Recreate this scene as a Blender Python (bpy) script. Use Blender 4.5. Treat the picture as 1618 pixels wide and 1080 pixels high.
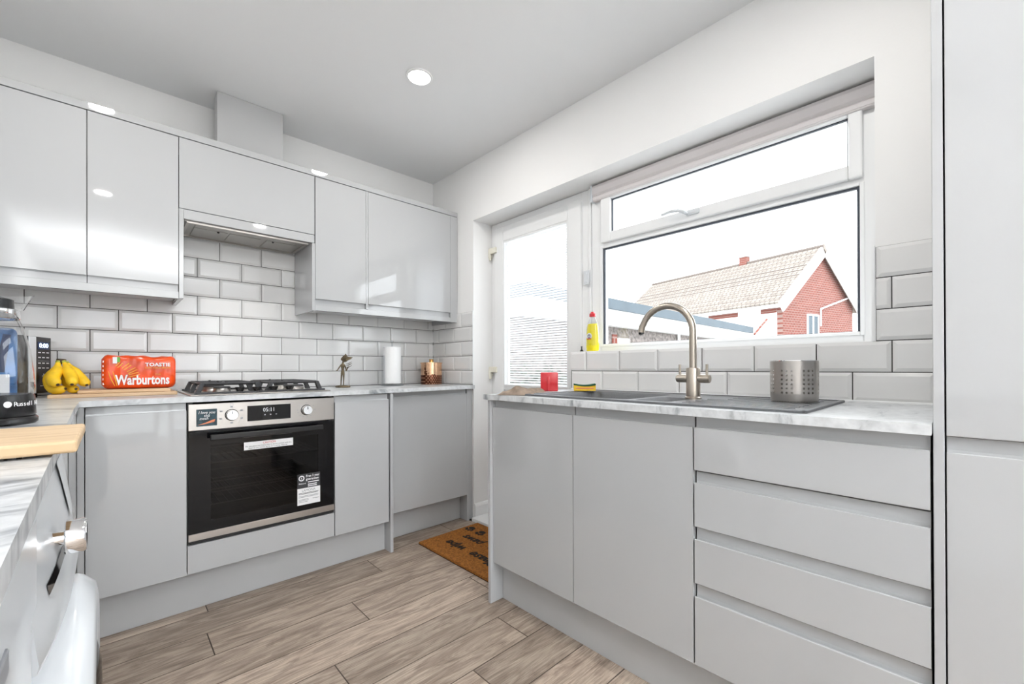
import bpy, bmesh, math, random
from mathutils import Vector, Matrix
random.seed(7)
PI = math.pi
for o in list(bpy.data.objects): bpy.data.objects.remove(o)
S = bpy.context.scene
COL = S.collection

# ------------------------------------------------------------------ camera, world, light
CAM = (-1.815, -2.8177, 1.0084); YAW, PIT, ROL = 43.1987, 0.1524, -0.1869; FPX = 675.1
cam_d = bpy.data.cameras.new('camera'); cam = bpy.data.objects.new('camera', cam_d); COL.objects.link(cam)
ya, pi_, ro = map(math.radians, (YAW, PIT, ROL))
fw = Vector((math.sin(ya)*math.cos(pi_), math.cos(ya)*math.cos(pi_), math.sin(pi_)))
rt = Vector((math.cos(ya), -math.sin(ya), 0)); up = rt.cross(fw)
r2 = rt*math.cos(ro) + up*math.sin(ro); u2 = -rt*math.sin(ro) + up*math.cos(ro)
cam.matrix_world = Matrix(((r2.x, u2.x, -fw.x, CAM[0]), (r2.y, u2.y, -fw.y, CAM[1]), (r2.z, u2.z, -fw.z, CAM[2]), (0, 0, 0, 1)))
cam_d.sensor_width = 36; cam_d.lens = FPX/1618*36; cam_d.shift_y = 38.786/1618; cam_d.clip_start = 0.02; cam_d.clip_end = 400
S.camera = cam
S.view_settings.view_transform = 'Standard'; S.view_settings.look = 'None'
S.view_settings.exposure = 0.22; S.view_settings.gamma = 1.0; S.view_settings.use_curve_mapping = False

W = bpy.data.worlds.new('overcast_sky'); S.world = W; W.use_nodes = True
bg = W.node_tree.nodes['Background']; bg.inputs[0].default_value = (0.90, 0.955, 1.0, 1); bg.inputs[1].default_value = 4.2

def light(name, kind, loc, energy, color=(1, 1, 1), rot=(0, 0, 0), **kw):
    d = bpy.data.lights.new(name, kind); d.energy = energy; d.color = color
    for k, v in kw.items(): setattr(d, k, v)
    o = bpy.data.objects.new(name, d); o.location = loc; o.rotation_euler = rot; COL.objects.link(o); return o
light('sun', 'SUN', (0, 0, 20), 1.0, (1.0, 0.96, 0.9), (math.radians(38), math.radians(-28), 0), angle=math.radians(3))
CEIL = 2.4244; ZF = -0.027; DL = [(-0.72, -1.0), (-1.85, -1.02), (-1.86, -2.55), (-0.74, -2.6), (-1.3, -4.3)]  # the last downlight is unseen, added behind the camera for fill
DLP = 5.2
light('added_bounce_fill', 'AREA', (-1.9, -4.5, 1.25), 34, (.97, .985, 1.0), (PI-.1, 0, 0), shape='RECTANGLE', size=1.0, size_y=.8, spread=math.radians(92))  # unseen upward area light, added to fill the room off the ceiling
light('added_bounce_fill', 'AREA', (-1.3, -5.5, 1.25), 58, (.97, .985, 1.0), (PI, 0, 0), shape='RECTANGLE', size=1.2, size_y=1.0, spread=math.radians(120))  # second added uplight further back, likewise only for fill

# ------------------------------------------------------------------ materials
def mk(name):
    m = bpy.data.materials.new(name); m.use_nodes = True; nt = m.node_tree; return m, nt, nt.nodes, nt.links, nt.nodes['Principled BSDF']
def mat(name, c, rough=.5, metal=0, coat=0, bump=0, bscale=200, emit=0, spec=None, var=0, vscale=3, trans=0, ior=1.45, alpha=1):
    m, nt, N, L, b = mk(name)
    b.inputs['Base Color'].default_value = (*c, 1); b.inputs['Roughness'].default_value = rough; b.inputs['Metallic'].default_value = metal
    b.inputs['Coat Weight'].default_value = coat; b.inputs['Coat Roughness'].default_value = .03; b.inputs['IOR'].default_value = ior
    if spec is not None: b.inputs['Specular IOR Level'].default_value = spec
    if trans: b.inputs['Transmission Weight'].default_value = trans
    if emit: b.inputs['Emission Color'].default_value = (*c, 1); b.inputs['Emission Strength'].default_value = emit
    tc = N.new('ShaderNodeTexCoord')
    if var:
        n = N.new('ShaderNodeTexNoise'); n.inputs['Scale'].default_value = vscale; n.inputs['Detail'].default_value = 4; L.new(tc.outputs['Object'], n.inputs['Vector'])
        r = N.new('ShaderNodeValToRGB'); r.color_ramp.elements[0].color = (*[max(0, x*(1-var)) for x in c], 1); r.color_ramp.elements[1].color = (*[min(1, x*(1+var)) for x in c], 1)
        r.color_ramp.elements[0].position = .35; r.color_ramp.elements[1].position = .65
        L.new(n.outputs['Fac'], r.inputs[0]); L.new(r.outputs[0], b.inputs['Base Color'])
    if bump:
        n = N.new('ShaderNodeTexNoise'); n.inputs['Scale'].default_value = bscale; L.new(tc.outputs['Object'], n.inputs['Vector'])
        bp = N.new('ShaderNodeBump'); bp.inputs['Strength'].default_value = bump; bp.inputs['Distance'].default_value = .002
        L.new(n.outputs['Fac'], bp.inputs['Height']); L.new(bp.outputs[0], b.inputs['Normal'])
    return m
M = {}
M['wall'] = mat('white_wall_paint', (.885, .885, .88), .75, bump=.12, bscale=120)
M['ceil'] = mat('ceiling_paint', (.85, .86, .87), .85, bump=.08, bscale=120)
M['gloss'] = mat('grey_gloss_door', (.485, .495, .505), .025, ior=1.68, var=.012, vscale=1.5)
M['glossin'] = mat('grey_matt_carcass', (.60, .605, .61), .35)
M['carc'] = mat('carcass_gap_shade', (.12, .12, .12), .6)  # carcass coloured dark so the gaps between doors read as shadow
M['plinth'] = mat('grey_plinth', (.50, .505, .51), .35, var=.02)
M['grout'] = mat('dark_grey_grout', (.032, .030, .028), .9, bump=.3, bscale=400)
M['tile'] = mat('white_glazed_tile', (.76, .76, .755), .07, coat=.3, var=.012, vscale=6)
M['upvc'] = mat('white_upvc', (.86, .87, .875), .3)
M['gasket'] = mat('dark_gasket', (.05, .06, .08), .6)
M['steel'] = mat('brushed_steel', (.47, .445, .42), .30, 1, bump=.05, bscale=300)
M['chrome'] = mat('polished_chrome', (.85, .85, .86), .06, 1)
M['nickel'] = mat('brushed_nickel', (.48, .43, .37), .28, 1)
M['black'] = mat('black_plastic', (.012, .012, .013), .25)
M['iron'] = mat('cast_iron', (.045, .046, .05), .5, bump=.3, bscale=500)
M['blackglass'] = mat('black_oven_glass', (.004, .004, .005), .05, ior=1.35)
M['enamel'] = mat('dark_oven_enamel', (.03, .03, .033), .35)
M['dark'] = mat('dark_cavity', (.015, .015, .016), .5)
M['white'] = mat('white_enamel', (.68, .71, .74), .22, coat=.3)
M['whitematt'] = mat('white_print', (.85, .85, .86), .5)
M['sink'] = mat('grey_composite_sink', (.16, .165, .175), .38, bump=.25, bscale=700, var=.08, vscale=300)
M['cream'] = mat('cream_hinge_plastic', (.78, .76, .66), .35)
M['red'] = mat('red_plastic', (.60, .025, .035), .22, coat=.4)
M['redtext'] = mat('red_print', (.6, .05, .05), .5)
M['green'] = mat('green_scourer', (.02, .10, .05), .95, bump=.8, bscale=900)
M['yellow'] = mat('yellow_sponge', (.85, .55, .05), .9, bump=.8, bscale=500)
M['soap'] = mat('yellow_washing_up_liquid', (.95, .80, .01), .12, coat=.5)
M['copper'] = mat('copper_tin', (.80, .50, .32), .24, 1, var=.1, vscale=30)
M['brass'] = mat('brass_knob', (.78, .60, .25), .2, 1)
M['bronze'] = mat('aged_bronze', (.17, .135, .085), .38, .85, var=.35, vscale=60, bump=.5, bscale=250)
M['paper'] = mat('white_paper_roll', (.88, .885, .89), .95, bump=.6, bscale=250)
M['cloth'] = mat('beige_cloth', (.55, .44, .35), .95, bump=.7, bscale=600, var=.15, vscale=40)
M['greyprint'] = mat('grey_print', (.30, .31, .33), .5)
M['ink'] = mat('black_mat_print', (.012, .010, .008), .9)
M['darkprint'] = mat('dark_print', (.04, .04, .045), .6)
M['banana'] = mat('banana_skin', (.88, .55, .02), .5, var=.12, vscale=25)
M['bangreen'] = mat('banana_stalk', (.38, .40, .05), .5, var=.3, vscale=60)
M['banbrown'] = mat('banana_tip', (.07, .045, .03), .7)
M['bag'] = mat('orange_bread_bag', (.80, .075, .006), .28, coat=.25, var=.25, vscale=14, bump=1.0, bscale=22)
M['gold'] = mat('gold_print', (.90, .45, .03), .4)
M['greenprint'] = mat('green_print', (.15, .42, .08), .5)
M['ledwhite'] = mat('clock_digits', (.75, .85, 1.0), .5, emit=2.2)
M['ledoff'] = mat('dim_clock_digits', (.55, .58, .6), .5, emit=.25)
M['leddisc'] = mat('led_disc', (1, .98, .95), .5, emit=7)
M['leaf'] = mat('green_foliage', (.075, .09, .065), .7, var=.5, vscale=6)
M['concrete'] = mat('pale_concrete', (.55, .54, .52), .9, var=.1)
M['felt'] = mat('grey_blue_felt_roof', (.09, .115, .135), .8, var=.06)
M['rend'] = mat('white_render', (.80, .79, .76), .9)
M['bluebag'] = mat('blue_packet', (.035, .15, .38), .3, var=.5, vscale=20)
M['navy'] = mat('navy_print', (.01, .03, .10), .4)
def slat_mat():
    m, nt, N, L, b = mk('white_blind_slat'); N.remove(b); d = N.new('ShaderNodeBsdfDiffuse'); t = N.new('ShaderNodeBsdfTranslucent'); x = N.new('ShaderNodeMixShader')
    d.inputs[0].default_value = (.93, .94, .95, 1); t.inputs[0].default_value = (.93, .94, .95, 1); x.inputs[0].default_value = .5
    L.new(d.outputs[0], x.inputs[1]); L.new(t.outputs[0], x.inputs[2]); L.new(x.outputs[0], N['Material Output'].inputs[0]); return m
M['blind'] = slat_mat()
M['rollerfab'] = mat('pinkish_white_cassette', (.74, .70, .70), .45)
M['hoodmetal'] = mat('hood_grey_metal', (.40, .39, .37), .35, .8)
M['magnet'] = mat('dark_teal_magnet_print', (.015, .045, .06), .3, var=.6, vscale=60)
M['coral'] = mat('coral_print', (.75, .25, .12), .4)

def glass_mat(name, refl=.9, tint=(1, 1, 1), base=.04):
    m, nt, N, L, b = mk(name); N.remove(b); ge = N.new('ShaderNodeNewGeometry')
    t = N.new('ShaderNodeBsdfTransparent'); t.inputs[0].default_value = (*tint, 1)
    g = N.new('ShaderNodeBsdfGlossy'); g.inputs['Roughness'].default_value = .02
    f = N.new('ShaderNodeFresnel'); f.inputs[0].default_value = 1.45
    mu = N.new('ShaderNodeMath'); mu.operation = 'MULTIPLY'; mu.inputs[1].default_value = refl; L.new(f.outputs[0], mu.inputs[0])
    inv = N.new('ShaderNodeMath'); inv.operation = 'SUBTRACT'; inv.inputs[0].default_value = 1; L.new(ge.outputs['Backfacing'], inv.inputs[1])
    mu2 = N.new('ShaderNodeMath'); mu2.operation = 'MULTIPLY'; L.new(mu.outputs[0], mu2.inputs[0]); L.new(inv.outputs[0], mu2.inputs[1]); mu = mu2
    x = N.new('ShaderNodeMixShader'); L.new(mu.outputs[0], x.inputs[0]); L.new(t.outputs[0], x.inputs[1]); L.new(g.outputs[0], x.inputs[2])
    L.new(x.outputs[0], N['Material Output'].inputs[0]); return m
M['glass'] = glass_mat('window_glass', .8)
M['ovenglass'] = glass_mat('smoked_oven_glass', .8, (.33, .33, .34))
M['jug'] = glass_mat('kettle_glass', 2.6, (.93, .935, .94))
M['clear'] = glass_mat('clear_acrylic', 1.5, (.90, .91, .92))

def plank_mat():
    m, nt, N, L, b = mk('oak_laminate')
    tc = N.new('ShaderNodeTexCoord'); oi = N.new('ShaderNodeObjectInfo')
    mul = N.new('ShaderNodeMath'); mul.operation = 'MULTIPLY'; mul.inputs[1].default_value = 37.0; L.new(oi.outputs['Random'], mul.inputs[0])
    cx = N.new('ShaderNodeCombineXYZ'); L.new(mul.outputs[0], cx.inputs[0]); L.new(mul.outputs[0], cx.inputs[2])
    ad = N.new('ShaderNodeVectorMath'); L.new(tc.outputs['Object'], ad.inputs[0]); L.new(cx.outputs[0], ad.inputs[1])
    mp = N.new('ShaderNodeMapping'); mp.inputs['Scale'].default_value = (2.4, 14, 1); L.new(ad.outputs[0], mp.inputs['Vector'])
    n1 = N.new('ShaderNodeTexNoise'); n1.inputs['Scale'].default_value = 1.3; n1.inputs['Detail'].default_value = 9; n1.inputs['Roughness'].default_value = .68; n1.inputs['Distortion'].default_value = 1.6
    L.new(mp.outputs[0], n1.inputs['Vector'])
    mp2 = N.new('ShaderNodeMapping'); mp2.inputs['Scale'].default_value = (7, 190, 1); L.new(ad.outputs[0], mp2.inputs['Vector'])
    n2 = N.new('ShaderNodeTexNoise'); n2.inputs['Scale'].default_value = 1.5; n2.inputs['Detail'].default_value = 5; L.new(mp2.outputs[0], n2.inputs['Vector'])
    r = N.new('ShaderNodeValToRGB'); e = r.color_ramp.elements
    e[0].position = .24; e[0].color = (.19, .142, .112, 1); e[1].position = .80; e[1].color = (.60, .52, .43, 1)
    k = r.color_ramp.elements.new(.44); k.color = (.335, .265, .215, 1); k = r.color_ramp.elements.new(.56); k.color = (.475, .39, .32, 1)
    L.new(n1.outputs['Fac'], r.inputs[0])
    r2_ = N.new('ShaderNodeValToRGB'); r2_.color_ramp.elements[0].position = .35; r2_.color_ramp.elements[0].color = (.62, .60, .57, 1); r2_.color_ramp.elements[1].position = .6; r2_.color_ramp.elements[1].color = (1.14, 1.12, 1.10, 1)
    L.new(n2.outputs['Fac'], r2_.inputs[0])
    mx = N.new('ShaderNodeMix'); mx.data_type = 'RGBA'; mx.blend_type = 'MULTIPLY'; mx.inputs[0].default_value = .8
    L.new(r.outputs[0], mx.inputs[6]); L.new(r2_.outputs[0], mx.inputs[7])
    mr = N.new('ShaderNodeMapRange'); mr.inputs[3].default_value = .80; mr.inputs[4].default_value = 1.16; L.new(oi.outputs['Random'], mr.inputs[0])
    mx2 = N.new('ShaderNodeVectorMath'); mx2.operation = 'SCALE'; L.new(mx.outputs[2], mx2.inputs[0]); L.new(mr.outputs[0], mx2.inputs['Scale'])
    L.new(mx2.outputs[0], b.inputs['Base Color']); b.inputs['Roughness'].default_value = .42
    bp = N.new('ShaderNodeBump'); bp.inputs['Strength'].default_value = .15; bp.inputs['Distance'].default_value = .001; L.new(n2.outputs['Fac'], bp.inputs['Height']); L.new(bp.outputs[0], b.inputs['Normal'])
    return m
M['plank'] = plank_mat()

M['seam'] = mat('dark_plank_bevel', (.13, .10, .08), .7)
def marble_mat():
    m, nt, N, L, b = mk('marble_effect_laminate')
    tc = N.new('ShaderNodeTexCoord'); mp = N.new('ShaderNodeMapping'); mp.inputs['Rotation'].default_value = (0, 0, .35); mp.inputs['Scale'].default_value = (1.2, 3.2, 1.5); L.new(tc.outputs['Object'], mp.inputs['Vector'])
    n0 = N.new('ShaderNodeTexNoise'); n0.inputs['Scale'].default_value = 2.2; n0.inputs['Detail'].default_value = 8; n0.inputs['Roughness'].default_value = .62; n0.inputs['Distortion'].default_value = 1.8; L.new(mp.outputs[0], n0.inputs['Vector'])
    r = N.new('ShaderNodeValToRGB'); e = r.color_ramp.elements
    e[0].position = .30; e[0].color = (.15, .165, .18, 1); e[1].position = .62; e[1].color = (.71, .73, .745, 1)
    k = e.new(.40); k.color = (.40, .42, .44, 1); k = e.new(.47); k.color = (.63, .65, .665, 1)
    L.new(n0.outputs['Fac'], r.inputs[0])
    n1 = N.new('ShaderNodeTexNoise'); n1.inputs['Scale'].default_value = 45; n1.inputs['Detail'].default_value = 5; L.new(tc.outputs['Object'], n1.inputs['Vector'])
    r1 = N.new('ShaderNodeValToRGB'); r1.color_ramp.elements[0].position = .35; r1.color_ramp.elements[0].color = (.78, .78, .78, 1); r1.color_ramp.elements[1].position = .6
    L.new(n1.outputs['Fac'], r1.inputs[0])
    mx = N.new('ShaderNodeMix'); mx.data_type = 'RGBA'; mx.blend_type = 'MULTIPLY'; mx.inputs[0].default_value = .7; L.new(r.outputs[0], mx.inputs[6]); L.new(r1.outputs[0], mx.inputs[7])
    L.new(mx.outputs[2], b.inputs['Base Color']); b.inputs['Roughness'].default_value = .28
    return m
M['marble'] = marble_mat()

def wood_mat(name, c0, c1, scale=(3, 40, 3), rot=0):
    m, nt, N, L, b = mk(name); tc = N.new('ShaderNodeTexCoord'); mp = N.new('ShaderNodeMapping'); mp.inputs['Scale'].default_value = scale; mp.inputs['Rotation'].default_value = (0, 0, rot)
    n = N.new('ShaderNodeTexNoise'); n.inputs['Scale'].default_value = 2; n.inputs['Detail'].default_value = 6; n.inputs['Distortion'].default_value = .6
    r = N.new('ShaderNodeValToRGB'); r.color_ramp.elements[0].position = .3; r.color_ramp.elements[1].position = .7; r.color_ramp.elements[0].color = (*c0, 1); r.color_ramp.elements[1].color = (*c1, 1)
    L.new(tc.outputs['Object'], mp.inputs['Vector']); L.new(mp.outputs[0], n.inputs['Vector']); L.new(n.outputs['Fac'], r.inputs[0]); L.new(r.outputs[0], b.inputs['Base Color']); b.inputs['Roughness'].default_value = .5
    return m
M['beech'] = wood_mat('pale_beech', (.58, .40, .22), (.74, .56, .36))
M['board'] = wood_mat('bamboo_board', (.60, .40, .23), (.72, .52, .33))

def brick_mat(name, c1, c2, mortar, sc, w=.5, h=.25, ms=.02, rough=.9, metal=0, rot=(0, 0, 0)):
    m, nt, N, L, b = mk(name); tc = N.new('ShaderNodeTexCoord'); mp = N.new('ShaderNodeMapping'); mp.inputs['Rotation'].default_value = rot
    br = N.new('ShaderNodeTexBrick'); br.inputs['Color1'].default_value = (*c1, 1); br.inputs['Color2'].default_value = (*c2, 1); br.inputs['Mortar'].default_value = (*mortar, 1)
    br.inputs['Scale'].default_value = sc; br.inputs['Brick Width'].default_value = w; br.inputs['Row Height'].default_value = h; br.inputs['Mortar Size'].default_value = ms
    L.new(tc.outputs['Object'], mp.inputs['Vector']); L.new(mp.outputs[0], br.inputs['Vector']); L.new(br.outputs['Color'], b.inputs['Base Color']); b.inputs['Roughness'].default_value = rough; b.inputs['Metallic'].default_value = metal
    return m
M['brick'] = brick_mat('red_brick', (.150, .034, .022), (.20, .050, .034), (.24, .16, .14), 3.2, .9, .42, .06, rot=(PI/2, 0, 0))
M['rooftile'] = brick_mat('weathered_roof_tiles', (.23, .20, .175), (.29, .26, .225), (.14, .115, .10), 2.2, .6, .8, .06, rot=(0, 0, PI/2))
M['etch'] = brick_mat('etched_copper', (.80, .46, .30), (.70, .38, .24), (.16, .06, .035), 38, .55, .5, .16, .35, 1, rot=(PI/2, 0, 0))
M['pebble'] = mat('pebble_dash', (.17, .15, .14), .95, var=.5, vscale=14)
M['coir'] = mat('coir_mat', (.34, .125, .02), .95, var=.35, vscale=110, bump=1, bscale=800)

# ------------------------------------------------------------------ mesh helpers
def link(name, me, m, parent=None, loc=None, rot=None):
    o = bpy.data.objects.new(name, me); COL.objects.link(o)
    if m is not None and not me.materials: me.materials.append(m)
    if parent is not None: o.parent = parent
    if loc is not None: o.location = loc
    if rot is not None: o.rotation_euler = rot
    return o
def tag(o, label=None, cat=None, group=None, kind=None):
    if label: o['label'] = label
    if cat: o['category'] = cat
    if group: o['group'] = group
    if kind: o['kind'] = kind
    return o
def thing(name, label, cat, loc=(0, 0, 0), rz=0, group=None):
    o = bpy.data.objects.new(name, None); o.empty_display_size = .05; COL.objects.link(o); o.location = loc; o.rotation_euler = (0, 0, rz)
    return tag(o, label, cat, group)
class B:
    def __init__(s): s.bm = bmesh.new()
    def box(s, x0, x1, y0, y1, z0, z1, bev=0, seg=2):
        v = [s.bm.verts.new(p) for p in ((x0, y0, z0), (x1, y0, z0), (x1, y1, z0), (x0, y1, z0), (x0, y0, z1), (x1, y0, z1), (x1, y1, z1), (x0, y1, z1))]
        f = [s.bm.faces.new([v[i] for i in q]) for q in ((0, 3, 2, 1), (4, 5, 6, 7), (0, 1, 5, 4), (1, 2, 6, 5), (2, 3, 7, 6), (3, 0, 4, 7))]
        if bev:
            e = list({e for q in f for e in q.edges})
            bmesh.ops.bevel(s.bm, geom=e, offset=bev, segments=seg, affect='EDGES', profile=.5)
        return s
    def prism(s, pts, a0, a1, axis='x'):
        """pts: 2-D polygon (extruded along axis). axis x: (y,z); y: (x,z); z: (x,y)"""
        def P(p, a): return {'x': (a, p[0], p[1]), 'y': (p[0], a, p[1]), 'z': (p[0], p[1], a)}[axis]
        A = [s.bm.verts.new(P(p, a0)) for p in pts]; Bv = [s.bm.verts.new(P(p, a1)) for p in pts]
        s.bm.faces.new(A[::-1]); s.bm.faces.new(Bv); n = len(pts)
        for i in range(n): s.bm.faces.new((A[i], A[(i+1) % n], Bv[(i+1) % n], Bv[i]))
        return s
    def lathe(s, prof, c=(0, 0, 0), n=32, axis='z', sx=1, sy=1, cap=True):
        rings = []
        for r, h in prof:
            R = []
            for i in range(n):
                a = 2*PI*i/n; p = (r*math.cos(a)*sx, r*math.sin(a)*sy, h)
                if axis == 'x': p = (p[2], p[0], p[1])
                if axis == 'y': p = (p[0], p[2], p[1])
                R.append(s.bm.verts.new((p[0]+c[0], p[1]+c[1], p[2]+c[2])))
            rings.append(R)
        for a, b in zip(rings, rings[1:]):
            for i in range(n): s.bm.faces.new((a[i], a[(i+1) % n], b[(i+1) % n], b[i]))
        if cap: s.bm.faces.new(rings[0][::-1]); s.bm.faces.new(rings[-1])
        return s
    def tube(s, pts, r, n=12, cap=True, flat=1):
        pts = [Vector(p) for p in pts]; rr = r if isinstance(r, (list, tuple)) else [r]*len(pts); rings = []
        ref = Vector((0, 0, 1)); prev = None
        for i, p in enumerate(pts):
            t = (pts[min(i+1, len(pts)-1)]-pts[max(i-1, 0)]).normalized()
            if prev is None:
                a = t.cross(ref); a = t.cross(Vector((1, 0, 0))) if a.length < 1e-3 else a
            else: a = prev - t*prev.dot(t)
            a.normalize(); prev = a; b = t.cross(a)
            rings.append([s.bm.verts.new(p+(a*math.cos(2*PI*k/n)+b*math.sin(2*PI*k/n)*flat)*rr[i]) for k in range(n)])
        for a, b in zip(rings, rings[1:]):
            for i in range(n): s.bm.faces.new((a[i], a[(i+1) % n], b[(i+1) % n], b[i]))
        if cap: s.bm.faces.new(rings[0][::-1]); s.bm.faces.new(rings[-1])
        return s
    def plate(s, us, vs, holes, d0, d1, f):
        """a slab over the grid us x vs with cells missing at holes [(u0,u1,v0,v1)]; f(u,v,d) gives the point"""
        us = sorted(set(us) | {h[0] for h in holes} | {h[1] for h in holes}); vs = sorted(set(vs) | {h[2] for h in holes} | {h[3] for h in holes})
        vd = {}
        def V(i, j, k):
            if (i, j, k) not in vd: vd[i, j, k] = s.bm.verts.new(f(us[i], vs[j], (d0, d1)[k]))
            return vd[i, j, k]
        def solid(i, j):
            if i < 0 or j < 0 or i >= len(us)-1 or j >= len(vs)-1: return False
            cu, cv = (us[i]+us[i+1])/2, (vs[j]+vs[j+1])/2
            return not any(h[0] < cu < h[1] and h[2] < cv < h[3] for h in holes)
        for i in range(len(us)-1):
            for j in range(len(vs)-1):
                if not solid(i, j): continue
                for k in (0, 1): s.bm.faces.new((V(i, j, k), V(i+1, j, k), V(i+1, j+1, k), V(i, j+1, k)))
                for di, dj, a, b in ((-1, 0, (i, j), (i, j+1)), (1, 0, (i+1, j), (i+1, j+1)), (0, -1, (i, j), (i+1, j)), (0, 1, (i, j+1), (i+1, j+1))):
                    if not solid(i+di, j+dj): s.bm.faces.new((V(*a, 0), V(*b, 0), V(*b, 1), V(*a, 1)))
        return s
    def frame(s, x0, x1, z0, z1, w, y0, y1, bev=0):
        wl, wr, wb, wt = w if isinstance(w, (list, tuple)) else (w,)*4
        s.box(x0, x0+wl, y0, y1, z0, z1, bev); s.box(x1-wr, x1, y0, y1, z0, z1, bev)
        s.box(x0+wl, x1-wr, y0, y1, z0, z0+wb, bev); s.box(x0+wl, x1-wr, y0, y1, z1-wt, z1, bev); return s
    def mesh(s, name, smooth=False, normals=True):
        if normals: bmesh.ops.recalc_face_normals(s.bm, faces=s.bm.faces)
        me = bpy.data.meshes.new(name); s.bm.to_mesh(me); s.bm.free()
        if smooth:
            me.shade_smooth()
            try: me.set_sharp_from_angle(angle=math.radians(40))
            except Exception: pass
        return me
    def ob(s, name, m, parent=None, smooth=False, loc=None, rot=None, label=None):
        o = link(name, s.mesh(name, smooth), m, parent, loc, rot)
        if label: o['label'] = label
        return o
DG = None
def text(name, body, size, m, parent, loc, rot, ext=.0003, shear=0, width=None, align='LEFT', bold=0, spacing=1, label=None):
    c = bpy.data.curves.new(name, 'FONT'); c.body = body; c.size = size; c.extrude = ext; c.shear = shear; c.align_x = align; c.offset = bold; c.space_character = spacing; c.resolution_u = 2
    t = bpy.data.objects.new('tmp', c); COL.objects.link(t)
    dg = bpy.context.evaluated_depsgraph_get(); me = bpy.data.meshes.new_from_object(t.evaluated_get(dg)); bpy.data.objects.remove(t)
    if width:
        xs = [v.co.x for v in me.vertices]; w = max(xs)-min(xs); k = width/w
        for v in me.vertices: v.co.x *= k
    me.name = name; me.materials.clear()
    o = link(name, me, m, parent, loc, rot)
    if label: o['label'] = label
    return o
RXF = (PI/2, 0, 0)      # text standing up, facing local -y

# J-pull door profile: local x = width, front face at y=0 (faces -y), thickness into +y
LIPH = .030
def door_mesh(x0, x1, z0, z1, top=True, th=.022):
    """front slab from z0 to z1, plus the scooped grip (LIPH high) beyond z1 (top) or below z0"""
    b = B(); r = .0015
    if top:
        pr = [(r, z0), (0, z0+r), (0, z1-r), (r, z1), (.0045, z1), (.009, z1-.008), (.0145, z1-.004), (.016, z1+.004), (.016, z1+LIPH), (th, z1+LIPH), (th, z0)]
    else:
        pr = [(r, z1), (0, z1-r), (0, z0+r), (r, z0), (.0045, z0), (.009, z0+.008), (.0145, z0+.004), (.016, z0-.004), (.016, z0-LIPH), (th, z0-LIPH), (th, z1)]
    b.prism(pr, x0, x1, 'x'); return b
def flat_mesh(x0, x1, z0, z1, th=.02): return B().box(x0, x1, 0, th, z0, z1, .0012, 1)

# ------------------------------------------------------------------ room shell
RY = -6.4; LX = -2.49
floor = tag(B().box(LX-.1, .0, RY-.1, .1, ZF-.06, ZF-.004).ob('floor', M['dark']), kind='structure')
RW = .176; Y0 = -.599
JN = {0: -.808, 1: -1.541, 2: -1.038, 3: -.523, 4: -1.246, 5: -1.93, 6: -.91}
k = -4
while Y0-(k+1)*RW > RY-.18:
    ya_, yb_ = Y0-(k+1)*RW, Y0-k*RW
    j = JN.get(k, random.uniform(-1.6, -.4)); xs = [j+i*1.285 for i in range(-3, 4)]
    for a, b_ in zip(xs, xs[1:]):
        a, b_ = max(a, LX), min(b_, -.036)
        if b_-a < .02: continue
        if min(yb_, 0) <= max(ya_, RY): continue
        pk_ = B().box(a+.0006, b_-.0006, max(ya_, RY)+.0006, min(yb_, 0)-.0006, ZF-.004, ZF, .0015, 1).ob('plank', M['plank'], floor)
        pk_.data.materials.append(M['seam'])
        for f_ in pk_.data.polygons: f_.material_index = 0 if f_.normal.z > .99 else 1
    k += 1
ceiling = tag(B().box(LX-.1, .3, RY-.1, .1, CEIL, CEIL+.1).ob('ceiling', M['ceil']), kind='structure')
wall_back = tag(B().box(LX-.1, .3, 0, .12, ZF-.06, CEIL).ob('wall_back', M['wall']), kind='structure')
wall_left = tag(B().box(LX-.12, LX, RY, 0, ZF-.06, CEIL).ob('wall_left', M['wall']), kind='structure')
DY0, DY1, WY1, SILL, HEAD = -.50, -1.352, -2.615, 1.0915, 2.02
wr = B().plate([RY, 0], [ZF-.06, CEIL], [(DY1, DY0, ZF-.06, HEAD), (WY1, DY1, SILL, HEAD)], 0, .28, lambda u, v, d: (d, u, v))
wall_right = tag(wr.ob('wall_right', M['wall']), kind='structure')
wall_rear = tag(B().plate([LX, 0], [ZF-.06, CEIL], [(-2.35, -.15, ZF-.06, 2.15)], RY-.12, RY, lambda u, v, d: (u, d, v)).ob('wall_rear', M['wall']), kind='structure')

# unseen glazed opening behind the camera, added to bring in fill light
d2 = tag(B().frame(-2.35, -.15, ZF, 2.15, .06, RY-.09, RY-.03).ob('added_rear_glazing', M['upvc']), kind='structure')
for xa in (-2.29, -1.20):
    B().frame(xa, xa+.99, ZF+.06, 2.09, .07, RY-.085, RY-.035).ob('door_sash', M['upvc'], d2)
    B().box(xa+.07, xa+.92, RY-.062, RY-.056, ZF+.13, 2.02).ob('door_glass', M['glass'], d2)

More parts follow.
